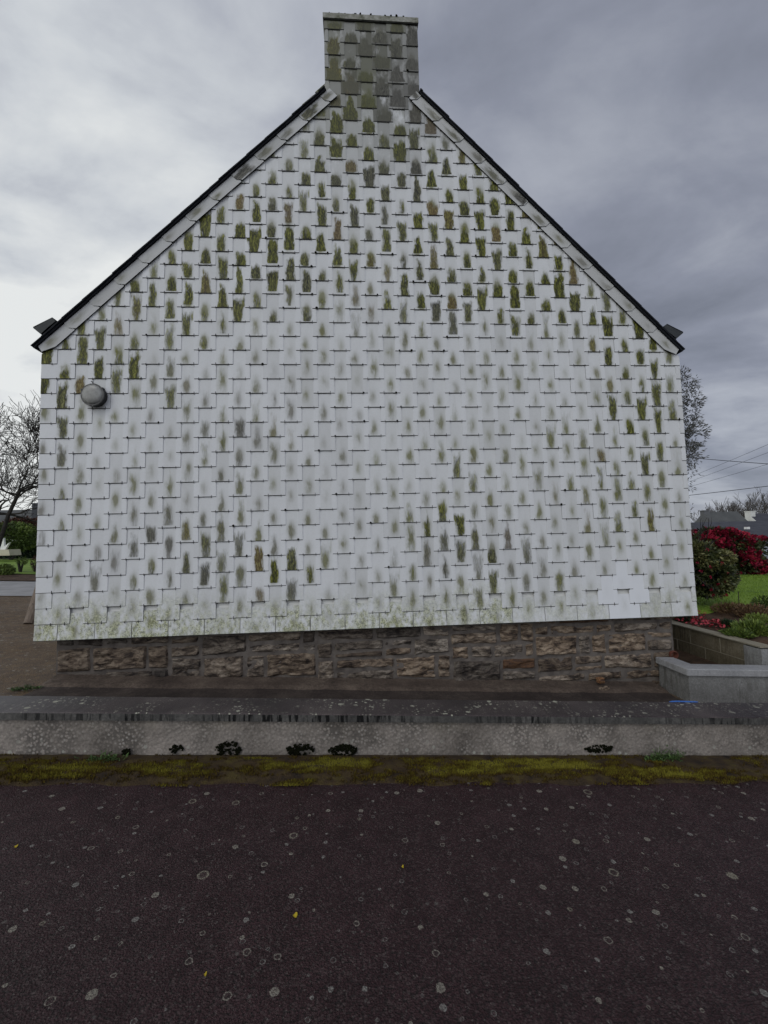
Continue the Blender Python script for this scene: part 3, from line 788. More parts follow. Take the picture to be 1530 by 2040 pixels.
# ------------------------------------------------------------------ low roadside wall
WY0, WY1 = 3.345, 3.66
wall = empty('roadside_wall', (0, 3.5, 0), 'long low roughcast wall with dark flat coping between the road and the house', 'wall')
def sloped_block(mb, x0, x1, y0, y1, h0, h1, nx, nyb=1, amp=0, mi_top=0, mi_side=0, edge_noise=0):
    # closed block following the ground slope, with an uneven front edge
    b = len(mb.v); per = 6
    for i in range(nx + 1):
        x = x0 + (x1 - x0) * i / nx; e1 = edge_noise * noise.noise(Vector((x * 11, 1, 0))); e2 = edge_noise * noise.noise(Vector((x * 23, 5, 0)))
        g = -SL * x; c = .007
        mb.v += [(x, y0 + e2, g + h0), (x, y0 + e1, g + h1 - c), (x, y0 + c + e1, g + h1 + e2 * .5), (x, y1 - c, g + h1 + e1 * .5), (x, y1, g + h1 - c), (x, y1, g + h0)]
    for i in range(nx):
        p, q = b + i * per, b + (i + 1) * per
        for j in range(per):
            k = (j + 1) % per; mb.face((p + j, q + j, q + k, p + k), mi_top if j in (1, 2) else mi_side)
    mb.face([b + j for j in reversed(range(per))], mi_side); mb.face([b + nx * per + j for j in range(per)], mi_side)
wb = MB(); nx, nz = 700, 20
xa, xb = -9.0, 9.0
for j in range(nz + 1):
    for i in range(nx + 1):
        x = xa + (xb - xa) * i / nx; h = -.15 + .41 * j / nz
        y = WY0 + .02 - .006 * noise.noise(Vector((x * 3, h * 5, 2))) - .0018 * noise.noise(Vector((x * 38, h * 38, 7)))
        wb.v.append((x, y, -SL * x + h))
for j in range(nz):
    for i in range(nx):
        k = j * (nx + 1) + i; wb.face((k, k + 1, k + nx + 2, k + nx + 1))
wb.box(xa, xb, WY0 + .026, WY1 - .02, -.15, .262, 0, fz=lambda x: -SL * x)
wb.build('wall_body', m_wallface, wall)
# coping stones, individually jointed
xc = xa; rc_ = random.Random(4); cop = MB()
while xc < xb - .02:
    ln = min(2.4 + rc_.random(), xb - xc)
    sloped_block(cop, xc + .001, xc + ln - .001, WY0 - .006, WY1, .2625, .32, int(ln * 40), 1, 0, 0, 1, .006); xc += ln
cop.build('coping', [m_coptop, m_copface], wall)
# dark moss pads growing on the wall face
def moss_patch(px, py, wpx, hpx, n, label):
    c = at(px, py, WY0 + .016); mp = MB(); rr = random.Random(int(px)); sx = wpx / F0 * 3.35 / 2; sz = hpx / F0 * 3.35 / 2
    for i in range(n):
        a = rr.uniform(0, 6.28); q = rr.random() ** .55
        x, z = q * math.cos(a) * sx, q * math.sin(a) * sz
        if noise.noise(Vector((x * 30, z * 40, px))) < -.22: continue
        s = rr.uniform(.004, .010)
        mp.blob((c.x + x, c.y - .004 - rr.random() * .008, c.z + z), s, 0, sq=(1.1, .8, .9), rng=rr)
    o = mp.build('moss_pad', m_moss_dark, None, tuple(c)); tag(o, label, 'moss', 'black moss pads on the low wall')
moss_patch(455, 1492, 48, 30, 240, 'spiky black moss pad on the low wall below the left of the gable')
moss_patch(598, 1493, 54, 22, 280, 'left pad of the pair of wide black moss pads on the low wall')
moss_patch(683, 1494, 56, 22, 280, 'right pad of the pair of wide black moss pads on the low wall')
moss_patch(1192, 1491, 60, 14, 200, 'thin black moss pad near the right-hand weed on the low wall')
moss_patch(352, 1491, 26, 14, 90, 'small black moss pad left of the spiky one on the low wall')
moss_patch(253, 1498, 18, 12, 60, 'tiny black moss pad above the left-hand weed on the low wall')

# ------------------------------------------------------------------ moss strip at the foot of the wall
ms_ = MB(); rm = random.Random(9)
nx, ny = 300, 8
for j in range(ny + 1):
    for i in range(nx + 1):
        x = -6 + 12 * i / nx; v = j / ny; yy = 3.37 - (.40 + .07 * noise.noise(Vector((x * 3, 2, 0)))) * v
        h = .002 + .020 * math.sin(math.pi * min(1, v * .9 + .12)) * (1 + .8 * noise.noise(Vector((x * 6, yy * 14, 0))))
        if j == ny: h = -.006
        ms_.v.append((x, yy, gz(x) + h))
for j in range(ny):
    for i in range(nx):
        k = j * (nx + 1) + i; ms_.face((k + nx + 1, k + nx + 2, k + 1, k), 1)
cnt = 0
for i in range(85000):
    x = rm.uniform(-4.2, 4.4); v = rm.random(); y = 3.36 - .40 * v
    d = noise.fractal(Vector((x * 1.7, y * 6, 4)), 1, 2, 4) + .45 * noise.noise(Vector((x * 13, y * 22, 8)))
    band = math.exp(-((v - .55) / .30) ** 2)
    fade = 1 if x < 1.8 else max(-.5, 1 - (x - 1.8) / .9)
    dens = band * .95 * (.3 + .7 * fade) + d * 1.5 - .16
    if x < -1.2: dens -= .14
    if rm.random() > dens * 1.5: continue
    g = gz(x) + .012 + .012 * math.sin(math.pi * v); t = min(1, max(0, dens * .75 + rm.uniform(-.25, .25)))
    a = rm.uniform(0, 6.28); r_ = rm.uniform(.003, .0065); hh = rm.uniform(.004, .013)
    b = len(ms_.v)
    ms_.v += [(x + r_ * math.cos(a), y + r_ * math.sin(a), g - .004), (x + r_ * math.cos(a + 2.1), y + r_ * math.sin(a + 2.1), g - .004), (x + r_ * math.cos(a + 4.2), y + r_ * math.sin(a + 4.2), g - .004), (x + rm.uniform(-.006, .006), y + rm.uniform(-.006, .006), g + hh)]
    for q in ((0, 1, 3), (1, 2, 3), (2, 0, 3)): ms_.face([b + k for k in q], 0, dict(tone=t))
tag(ms_.build('moss_strip', [m_moss, m_mossbase]), 'yellow green moss strip growing along the foot of the low wall', 'moss', kind='stuff')

# ------------------------------------------------------------------ leaf tools
def leaf(mb, p, d, up, L_, W_, tone, mi=0):
    d = d.normalized(); s = d.cross(up)
    if s.length < .05: s = d.cross(Vector((1, 0, 0)))
    s.normalize(); m1 = p + d * (L_ * .45)
    mb.poly([p, m1 + s * (W_ / 2), p + d * L_, m1 - s * (W_ / 2)], mi, dict(tone=max(0, min(1, tone))))
def rv(rr):
    while True:
        v = Vector((rr.uniform(-1, 1), rr.uniform(-1, 1), rr.uniform(-1, 1)))
        if .05 < v.length < 1: return v
def crown(mb, rr, c, rad, n, L_, W_, tone=(.2, 1), clump=1.5, hollow=.35, thr=-.15, mi=0, floor=None):
    c = Vector(c); k = 0; tries = 0
    while k < n and tries < n * 8:
        tries += 1
        v = rv(rr)
        if v.length < hollow: continue
        p = c + Vector((v.x * rad[0], v.y * rad[1], v.z * rad[2]))
        if floor is not None and p.z < floor: continue
        nn = noise.noise(p * clump)
        if nn + (v.length - .8) * -.6 < thr + rr.uniform(-.12, .12): continue
        out = (v + rv(rr) * .9).normalized()
        t = tone[0] + (tone[1] - tone[0]) * (.5 + .9 * nn + rr.uniform(-.3, .3))
        leaf(mb, p, out, rv(rr), L_ * rr.uniform(.7, 1.25), W_ * rr.uniform(.7, 1.2), t, mi); k += 1
# weeds
def weed(px, py, n, spread, hgt, label, seed):
    rr = random.Random(seed); c = at(px, py, 3.30); c.z = gz(c.x) + .012; wd = MB()
    for i in range(n):
        a = rr.uniform(0, 6.28); r_ = rr.uniform(0, spread); base = c + Vector((r_ * math.cos(a), -abs(r_ * math.sin(a)) * .3, 0))
        tip = base + Vector((rr.uniform(-.05, .05) + math.cos(a) * .03, rr.uniform(-.05, .02), rr.uniform(.02, hgt) * (1 - .6 * r_ / spread)))
        wd.tube([base, (base + tip) / 2 + Vector((0, 0, .008)), tip], [.0016, .0013, .0008], 4, 0, dict(tone=.4))
        for k in range(7):
            q = base.lerp(tip, .25 + .75 * k / 6); leaf(wd, q, rv(rr) + Vector((0, -.2, .3)), Vector((0, 0, 1)), rr.uniform(.012, .026), rr.uniform(.006, .012), rr.random())
    tag(wd.build('weed', m_weed, None, tuple(c)), label, 'weed')
weed(1312, 1516, 60, .13, .10, 'small green weed at the foot of the low wall on the right', 3)
weed(1340, 1516, 26, .03, .14, 'upright leafy sprig beside the right-hand weed at the low wall', 13)
weed(205, 1518, 46, .16, .055, 'flat green weed at the foot of the low wall on the left', 5)
weed(58, 1375, 60, .13, .05, 'small weed behind the left end of the low wall', 6)
bpy.data.objects['weed.003'].location = (-3.42, 4.72, gz(-3.42))
# yellow petals on the road
for i, (px, py, lb_) in enumerate([(32, 1688, 'yellow petal lying on the road at the far left'), (802, 1729, 'yellow petal near the middle of the road'), (588, 1826, 'bright yellow petal left of centre on the road'), (409, 1944, 'tiny yellow petal low on the left of the road')]):
    d = ray(px, py); t = (0 - CAM.z) / (d.z + SL * d.x); p = CAM + d * t
    pm = MB(); rr = random.Random(i); r_ = (.008, .007, .010, .006)[i]
    pts = [(p.x + r_ * (1 + .3 * rr.random()) * math.cos(a) * .8, p.y + r_ * 1.2 * math.sin(a), gz(p.x) + .006 + .004 * math.sin(2 * a)) for a in [6.28 * k / 9 for k in range(9)]]
    pm.prism([Vector(q) for q in pts], (0, 0, .0015)); tag(pm.build('petal', m_yellow, None, (p.x, p.y, gz(p.x))), lb_, 'petal', 'yellow petals scattered on the road')

# ------------------------------------------------------------------ right-hand concrete garden wall (L shaped)
gw = empty('concrete_wall', (3.9, 4.6, gz(3.9)), 'smooth grey concrete garden wall with pale coping butting against the gable on the right', 'wall')
def fz(x): return -SL * (x - 3.55)
zt = .156
bd = MB(); bd.box(3.585, 9, 4.525, 4.67, -.42, zt - .072, fz=lambda x: -SL * (x - 3.55)); bd.box(3.585, 3.73, 4.672, 4.99, -.42, zt - .073, fz=lambda x: -SL * (x - 3.55))
bd.build('wall_body', m_conc, gw)
cp = MB()
def cop_poly(pts, h0, h1):
    n = len(pts); b = len(cp.v)
    lo = [(x, y, h0 + fz(x)) for x, y in pts]; c = .008
    cx_ = sum(p[0] for p in pts) / n
    hi = [(x, y, h1 - c + fz(x)) for x, y in pts]
    ins = []
    for i in range(n):
        a_, b_2, c_ = Vector(pts[i - 1]), Vector(pts[i]), Vector(pts[(i + 1) % n])
        d1 = (b_2 - a_).normalized(); d2 = (c_ - b_2).normalized(); n1 = Vector((-d1.y, d1.x)); n2 = Vector((-d2.y, d2.x))
        v = (n1 + n2) / (1 + n1.dot(n2)); q = b_2 + v * c; ins.append((q.x, q.y, h1 + fz(q.x)))
    cp.v += lo + hi + ins
    for i in range(n):
        j = (i + 1) % n; cp.face((b + i, b + j, b + n + j, b + n + i)); cp.face((b + n + i, b + n + j, b + 2 * n + j, b + 2 * n + i))
    cp.face([b + 2 * n + i for i in range(n)]); cp.face([b + i for i in reversed(range(n))])
cop_poly([(3.55, 4.5), (9, 4.5), (9, 4.71), (3.77, 4.71), (3.77, 4.985), (3.55, 4.985)], zt - .07, zt)
cp.build('coping', m_conctop, gw)
# blue plastic strip on the back edge of the low wall's coping
bs = MB(); pA, pB = at(1335, 1396, 3.64), at(1393, 1396, 3.64)
pts = [Vector((pA.x + (pB.x - pA.x) * t, 3.652 + .004 * math.sin(7 * t), gz(pA.x + (pB.x - pA.x) * t) + .322 + .004 * math.sin(3.1 * t))) for t in lin(0, 1, 8)]
bs.tube(pts, [.003] + [.0065] * 7 + [.003], 6)
tag(bs.build('plastic_strip', m_blue, None, tuple(pts[4])), 'short blue plastic strip on the back edge of the dark coping', 'plastic strip')
# loose stones at the plinth
def rockpiece(px, py, Y, sx, sy, sz, label, mat_hue, seed, ang=0):
    c = at(px, py, Y); rr = random.Random(seed); rb = MB(); n_ = 10
    for j in range(7):
        th = math.pi * j / 6
        for k in range(n_):
            ph = 2 * math.pi * k / n_; q = 1 + .25 * noise.noise(Vector((math.cos(ph) * 2, math.sin(ph) * 2, th * 2 + seed)))
            x = math.copysign(abs(math.sin(th) * math.cos(ph)) ** .6, math.cos(ph)) * sx * q; y = math.copysign(abs(math.sin(th) * math.sin(ph)) ** .6, math.sin(ph)) * sy * q; z = math.copysign(abs(math.cos(th)) ** .6, math.cos(th)) * sz * q
            rb.v.append((c.x + x * math.cos(ang) - z * math.sin(ang), c.y + y, c.z + z * math.cos(ang) + x * math.sin(ang)))
    for j in range(6):
        for k in range(n_):
            rb.face((j * n_ + k, (j + 1) * n_ + k, (j + 1) * n_ + (k + 1) % n_, j * n_ + (k + 1) % n_), 0, dict(hue=mat_hue, tone=.1, seed=rr.random()))
    tag(rb.build('stone', m_stone, None, tuple(c)), label, 'stone')
rockpiece(1204, 1374, 4.80, .07, .03, .035, 'small flat stone lying on the ground at the right of the plinth', .3, 2, .2)
rockpiece(1196, 1355, 4.90, .045, .035, .035, 'orange stone resting against the stone plinth', .98, 5)
# clay pipe stub
cpp = MB(); c = at(1341, 1303, 5.02); b0 = Vector((c.x - .02, 5.0, c.z))
disc(cpp, b0, [(.034, .3), (.034, 0), (.05, -.002), (.05, -.03), (.04, -.032), (.04, .02)], 18)
tag(cpp.build('clay_pipe', m_clay, None, tuple(b0)), 'dark red clay pipe end low at the right corner of the plinth', 'pipe')

# ------------------------------------------------------------------ garden on the right
ZG = .25
rw = empty('retaining_wall', (4.95, 6, -.3), 'mossy brown blockwork wall holding up the flower bed', 'wall')
rb = MB(); RX = 4.70
rb.box(RX, RX + .14, 4.99, 13, -.45, ZG + .015)
rb.build('blockwork', m_block, rw)
jj = MB()
for zz in (.06, -.14): jj.box(RX - .004, RX + .002, 5.0, 13, zz - .004, zz + .004)
for k, yy in enumerate(lin(5.35, 12.85, 15)):
    for r_ in range(3):
        y_ = yy + (.25 if r_ % 2 else 0); z0 = -.34 + .2 * r_
        jj.box(RX - .004, RX + .002, y_ - .004, y_ + .004, z0 + .005, min(z0 + .195, ZG))
jj.build('joints', m_joint, rw)
en = MB(); en.box(RX - .02, RX + .25, 4.76, 4.989, -.45, ZG - .0); en.box(RX + .251, 12, 4.80, 4.95, -.6, ZG - .03); en.build('end_post', m_conc, rw)
tc_ = MB()
for i in range(60):
    a_, b_2 = 4.77 + i * .137, 4.77 + (i + 1) * .137
    h1, h2 = .03 + .008 * noise.noise(Vector((a_ * 3, 0, 0))), .03 + .008 * noise.noise(Vector((b_2 * 3, 0, 0)))
    tc_.prism([Vector((RX - .018, a_, ZG + .016)), Vector((RX - .018, b_2, ZG + .016)), Vector((RX - .018, b_2, ZG + h2)), Vector((RX - .018, a_, ZG + h1))], (.165, 0, 0))
tc_.build('coping', m_joint, rw)
led = MB(); led.prism([Vector((4.15, 4.75, -.3)), Vector((RX - .001, 4.75, -.3)), Vector((RX - .001, 4.75, -.09)), Vector((4.5, 4.75, -.12))], (0, 7, 0)); structure(led.build('earth_bank', m_soil))
# garden soil and lawn (raised)
def raised(name, poly, z, mat, n=0):
    mb = MB(); mb.prism([Vector((x, y, z)) for x, y in poly], (0, 0, -.9)); return structure(mb.build(name, mat))
def soilsheet():
    mb = MB(); nx, ny = 120, 60; xa, xb, ya, yb = RX + .07, 13, 4.93, 8.2
    for j in range(ny + 1):
        for i in range(nx + 1):
            x, y = xa + (xb - xa) * i / nx, ya + (yb - ya) * j / ny
            h = .035 * noise.fractal(Vector((x * 2.4, y * 2.4, 0)), 1, 2, 4)
            if i == 0: h = -.02
            mb.v.append((x, y, ZG + h - (.04 if y < 5.05 else 0)))
    for j in range(ny):
        for i in range(nx):
            k = j * (nx + 1) + i; mb.face((k, k + 1, k + nx + 2, k + nx + 1))
    return structure(mb.build('flower_bed', m_soil))
soilsheet()
raised('garden_terrace', [(RX + .141, 4.951), (60, 4.951), (60, 15.5), (RX + .141, 15.5)], ZG - .07, m_soil)
def lawn():
    mb = MB(); nx, ny = 90, 50
    for j in range(ny + 1):
        for i in range(nx + 1):
            x = RX + .15 + 24 * i / nx; y0 = 6.85 + .12 * noise.noise(Vector((x * 1.4, 0, 0))) + .14 * (x - 5.6)
            y = y0 + (15.4 - y0) * j / ny; mb.v.append((x, y, ZG + .045 + .03 * noise.noise(Vector((x * .6, y * .6, 4))) - (.07 if j == 0 else 0)))
    for j in range(ny):
        for i in range(nx):
            k = j * (nx + 1) + i; mb.face((k, k + 1, k + nx + 2, k + nx + 1))
    return structure(mb.build('lawn', m_grass))
lawn()
gb_ = MB(); rr = random.Random(77)
for i in range(26000):
    x = rr.uniform(5.0, 13); y = rr.uniform(6.8, 12)
    if y < 6.93 + .14 * (x - 5.6): continue
    z = ZG + .045 + .03 * noise.noise(Vector((x * .6, y * .6, 4)))
    a = rr.uniform(0, 6.28); h = rr.uniform(.015, .04); q = rr.uniform(.004, .008) * (y / 7)
    gb_.poly([(x - q * math.cos(a), y - q * math.sin(a), z - .003), (x + q * math.cos(a), y + q * math.sin(a), z - .003), (x + rr.uniform(-.015, .015), y + rr.uniform(-.015, .015), z + h)], 0, dict(tone=.3 + .7 * rr.random()))
m_blade = leafmat('grass_blade', [(.055, .10, .012), (.12, .20, .02), (.18, .27, .04)])
tag(gb_.build('grass', m_blade), 'short green grass blades of the lawn behind the flower bed', 'grass', kind='stuff')

def branches(mb, rr, p, d, L_, r_, depth, bend=.25, ratio=.72, sides=5, up=.15, nkid=(2, 3), tips=None, spread=.55, minr=.003):
    pts = [Vector(p)]; rads = [r_]; dd = d.normalized(); n_ = 4
    for i in range(n_):
        dd = (dd + rv(rr) * bend + Vector((0, 0, up * .3))).normalized(); pts.append(pts[-1] + dd * (L_ / n_)); rads.append(max(minr, r_ * (1 - .38 * (i + 1) / n_)))
    mb.tube(pts, rads, sides if depth > 1 else 3, 0, cap=False)
    if depth == 0:
        if tips is not None: tips.append((pts[-1], dd))
        return
    for k in range(rr.randint(*nkid)):
        ax = rv(rr); nd = (dd + ax * spread * 1.5).normalized(); nd.z += up; nd.normalize()
        st_ = pts[-1] if k < 2 else pts[rr.randint(1, n_ - 1)]
        branches(mb, rr, st_, nd, L_ * ratio * rr.uniform(.8, 1.2), rads[-1] * rr.uniform(.6, .85), depth - 1, bend, ratio, sides, up, nkid, tips, spread, minr)

# camellia beside the gable
base = Vector((6.12, 7.6, ZG)); camt = empty('camellia', base, 'dark glossy camellia with a few red flowers right of the gable, behind the flower bed', 'shrub')
rr = random.Random(31); tb = MB()
tops = []
for a in (-.3, .25, .6):
    tb.tube([base + Vector((a * .1, 0, -.03)), base + Vector((a * .25, .02, .3)), base + Vector((a * .6, .05, .75)), base + Vector((a * 1.0, .05, 1.2))], [.045, .035, .028, .015], 7)
for i in range(30):
    q = base + Vector((rr.uniform(-.3, .3), rr.uniform(-.2, .2), rr.uniform(.55, 1.2))); branches(tb, rr, q, rv(rr) + Vector((0, 0, .4)), .35, .012, 1)
tb.build('trunk', m_bark, camt)
cb = MB(); fl = MB()
fz_ = at(1400, 1194, 7.6).z
crown(cb, rr, at(1402, 1146, 7.6), (.38, .55, .40), 5200, .075, .034, (.0, .95), 5, .3, -.2, floor=fz_)
crown(cb, rr, at(1375, 1108, 7.6), (.42, .5, .28), 4500, .075, .034, (.15, 1), 5, .3, -.2, floor=fz_)
crown(cb, rr, at(1428, 1138, 7.6), (.24, .4, .34), 3000, .075, .034, (.15, 1), 5, .2, -.2, floor=fz_)
crown(cb, rr, at(1425, 1112, 7.5), (.26, .3, .14), 1500, .075, .034, (.55, 1.2), 5, .2, -.3)
crown(cb, rr, at(1340, 1140, 7.8), (.55, .5, .5), 3000, .08, .036, (.0, .8), 4, .3, -.1, floor=fz_)
crown(cb, rr, at(1405, 1142, 7.75), (.34, .3, .34), 2200, .085, .05, (0, .12), 5, 0, -1, floor=fz_)
cb.build('leaves', m_cam, camt)
for px, py in ((1437, 1122), (1414, 1130), (1397, 1138), (1414, 1150), (1416, 1174), (1451, 1143), (1445, 1158), (1398, 1165), (1388, 1120), (1380, 1150), (1430, 1164), (1408, 1095), (1446, 1186), (1420, 1185)):
    c = at(px, py, 7.12 + rr.uniform(0, .05)); 
    fl = MB()
    for k in range(10):
        leaf(fl, c, rv(rr) + Vector((0, -.6, 0)), rv(rr), .04, .035, rr.uniform(.3, .9))
    fl.build('flower', m_rhod, camt)
# big red rhododendron
rbase = Vector((10.9, 12.6, ZG)); rhod = empty('rhododendron', rbase, 'large rhododendron covered in crimson flowers at the far edge of the lawn', 'shrub')
rt = MB(); rr = random.Random(8)
for i in range(9):
    a = rr.uniform(-1.6, 1.8); rt.tube([rbase + Vector((a * .3, 0, -.05)), rbase + Vector((a * .7, 0, .5)), rbase + Vector((a, 0, 1.0))], [.05, .04, .02], 5)
rt.build('trunk', m_bark, rhod)
rl = MB(); rf = MB()
lobes = [(1405, 1092, 30, 38), (1440, 1085, 38, 30), (1466, 1100, 34, 40), (1492, 1088, 14, 20), (1482, 1124, 24, 18), (1452, 1120, 36, 26), (1385, 1090, 30, 28), (1420, 1066, 26, 14)]
for px, py, wx, wz in lobes:
    c = at(px, py, 12.6); k = 12.6 / F0
    crown(rl, rr, c, (wx * k, .8, wz * k), int(1300 * min(1, wx * wz / 700)), .13, .05, (0, .75), 2.4, .3, -.3, floor=ZG + .02)
    for i in range(120):
        v = rv(rr); 
        if v.y > .3: v.y = -v.y
        v.normalize(); 
        q = c + Vector((v.x * wx * k, v.y * .85, v.z * wz * k))
        if q.z < ZG + .08: continue
        nn = noise.noise(q * 2.2); 
        if nn < -.12 + (.2 if v.z < -.1 else 0): continue
        t0 = .42 + nn * .8
        for j in range(22):
            o_ = (v + rv(rr) * 1.0).normalized(); leaf(rf, q + rv(rr) * .05, o_, rv(rr), .075, .06, t0 + rr.uniform(-.3, .35) + v.z * .1)
rl.build('leaves', m_cam, rhod); rf.build('flowers', m_rhod, rhod)
# loose twiggy evergreen behind the house
def twiggy():
    b0 = Vector((6.9, 10.5, ZG)); t = empty('tree', b0, 'tall loose tree with thin fine leaves showing behind the right edge of the gable', 'tree')
    rr = random.Random(12); tb = MB(); tips = []
    tb.tube([b0, b0 + Vector((.05, 0, 1.2)), b0 + Vector((.0, .1, 2.6)), b0 + Vector((.05, 0, 4.6))], [.11, .09, .07, .03], 7)
    for i in range(34):
        h = 1.2 + 3.6 * i / 34; a = rr.uniform(0, 6.28); q = b0 + Vector((0, 0, h))
        branches(tb, rr, q, Vector((math.cos(a), math.sin(a), .65)), .42 + .25 * math.sin(math.pi * (h - 1) / 4), .018, 2, .2, .7, 4, .2, (2, 3), tips, .5, .0035)
    tb.build('trunk', m_bark, t)
    lf = MB()
    def clumps(px, py, wx, wz, n):
        c = at(px, py, 10.5); k = 10.5 / F0; crown(lf, rr, c, (wx * k, .7, wz * k), int(n * .36), .09, .022, (0, 1), 4.6, .1, .10)
    for a in ((1350, 775, 26, 45, 2600), (1352, 815, 38, 36, 4200), (1352, 870, 50, 34, 6000), (1350, 910, 44, 30, 3600), (1345, 840, 44, 60, 1800), (1340, 950, 40, 60, 1500), (1338, 1040, 36, 60, 1200)): clumps(*a)
    for p, d in tips:
        for k in range(7): leaf(lf, p + rv(rr) * .06, d + rv(rr) * .6, rv(rr), .085, .026, rr.random())
    lf.build('crown', m_olive, t)
twiggy()

# plants in the flower bed
def clump(px, py, Y, rad, n, L_, mat, label, cat='plant', tone=(.2, 1), seed=1, flat=False, z=None, name='plant'):
    rr = random.Random(seed); c = at(px, py, Y); zb_ = ZG if z is None else z; c.z = max(c.z, zb_ + rad[2] * .5); mb = MB()
    for i in range(n):
        v = rv(rr); q = Vector((c.x + v.x * rad[0], c.y + v.y * rad[1], max(zb_, c.z + v.z * rad[2])))
        leaf(mb, q, Vector((v.x, v.y, abs(v.z) + .4)) + rv(rr) * .6, rv(rr), L_ * rr.uniform(.6, 1.3), L_ * .32, tone[0] + (tone[1] - tone[0]) * rr.random())
    for i in range(5):
        a = rr.uniform(0, 6.28); mb.tube([(c.x, c.y, zb_ - .02), (c.x + .6 * rad[0] * math.cos(a), c.y + .6 * rad[1] * math.sin(a), c.z)], .004, 4, 0, dict(tone=.1))
    tag(mb.build(name, mat, None, (c.x, c.y, zb_)), label, cat)
clump(1500, 1262, 5.45, (.22, .2, .10), 900, .07, m_shrub, 'bushy bright green plant at the right end of the flower bed', seed=1)
clump(1470, 1272, 5.35, (.16, .14, .06), 500, .06, m_shrub, 'low green plant trailing over the blockwork wall', seed=2, tone=(.1, .8))
clump(1452, 1251, 5.9, (.09, .1, .06), 420, .05, m_hedge, 'small dark green bush in the middle of the flower bed', seed=3)
clump(1362, 1238, 6.4, (.12, .12, .09), 500, .05, m_hedge, 'dark green bush beside the bottom right corner of the gable', seed=4)
clump(1455, 1214, 6.9, (.30, .2, .09), 800, .055, m_brownleaf, 'dry brown shrub at the edge of the lawn', seed=5)
clump(1500, 1225, 6.5, (.26, .2, .13), 900, .055, m_brownleaf, 'brown and yellow shrub at the right of the flower bed', seed=6)
clump(1510, 1240, 6.15, (.16, .14, .07), 420, .05, m_shrub, 'yellowish leafy plant in front of the brown shrub', seed=7, tone=(.6, 1))
clump(1525, 1210, 7.0, (.16, .2, .16), 600, .06, m_shrub, 'dark leafy bush at the right edge of the picture', seed=8, tone=(0, .5))
stk = MB(); c = at(1473, 1216, 6.6); stk.tube([(c.x, c.y, ZG - .02), (c.x + .003, c.y, ZG + .40)], .006, 5); tag(stk.build('plant_stake', m_bark, None, (c.x, c.y, ZG)), 'thin dark stake standing in the flower bed', 'stake')
pb = MB(); rr = random.Random(6)
for (px, py, n) in ((1352, 1238, 20), (1385, 1237, 60), (1410, 1243, 55), (1430, 1242, 55), (1378, 1246, 25), (1443, 1248, 12), (1390, 1226, 25)):
    for i in range(n):
        d = ray(px + rr.gauss(0, 9), py + rr.gauss(0, 3)); t = (ZG + .03 - CAM.z) / d.z; q = CAM + d * t; q.z = ZG + .03 + .03 * noise.fractal(Vector((q.x * 2.4, q.y * 2.4, 0)), 1, 2, 4) + .01
        if q.x < RX + .1: continue
        leaf(pb, q, Vector((rr.uniform(-1, 1), rr.uniform(-1, 1), .45)), Vector((0, 0, 1)), .045, .035, rr.random())
tag(pb.build('fallen_petals', m_petal), 'red petals fallen on the soil beneath the camellia', 'petals', kind='stuff')

# ------------------------------------------------------------------ left side
# leaning post
lp = MB(); a_ = Vector((-5.72, 7.95, gz(-5.72) - .01)); e_ = at(88, 1150, 8.25)
lp.tube([a_, a_.lerp(e_, .5), e_], [.085, .085, .085], 14)
k_ = a_.lerp(e_, .42) + Vector((.01, -.088, 0))
lp.tube([k_ + Vector((0, .012, 0)), k_ + Vector((0, -.001, 0))], .013, 8, 1)
lp_o = lp.build('leaning_post', [m_wood, m_black], None, tuple(a_)); tag(lp_o, 'round grey brown wooden post leaning behind the left edge of the gable', 'post')
# hedge
def hedge(name, p0, p1, h, wdt, mat, n, label, cat='hedge', seed=1, L_=.12, tone=(0, 1)):
    rr = random.Random(seed); mb = MB(); p0, p1 = Vector(p0), Vector(p1); d = (p1 - p0); nrm = Vector((-d.y, d.x, 0)).normalized()
    for i in range(n):
        t = rr.random(); u = rr.uniform(-1, 1); v = rr.random()
        if abs(u) < .7 and v < .8: u = math.copysign(rr.uniform(.7, 1), u)
        q = p0 + d * t + nrm * (u * wdt / 2 * (1 - .25 * v ** 3)); q.z = gz(q.x) + v * h * (1 + .08 * noise.noise(q * .9))
        leaf(mb, q, Vector((rr.uniform(-1, 1), rr.uniform(-1, 1), rr.uniform(-.2, 1))), rv(rr), L_, L_ * .5, tone[0] + (tone[1] - tone[0]) * rr.random())
    # dark twig core
    c0, c1 = p0, p1
    q = [p0 - nrm * wdt * .38, p0 + nrm * wdt * .38, p1 + nrm * wdt * .38, p1 - nrm * wdt * .38]
    b = len(mb.v)
    for z in (0, .88):
        for s in q: mb.v.append((s.x, s.y, gz(s.x) + h * z))
    for f_ in ((0, 3, 2, 1), (4, 5, 6, 7), (0, 1, 5, 4), (1, 2, 6, 5), (2, 3, 7, 6), (3, 0, 4, 7)): mb.face([b + i for i in f_], 0, dict(tone=.05))
    tag(mb.build(name, mat, None, tuple(p0)), label, cat)
hedge('hedge', (-34, 27.5, 0), (-16, 31, 0), 1.15, 1.6, m_hedge, 16000, 'long dark clipped hedge across the far left lawn', seed=2, L_=.2)
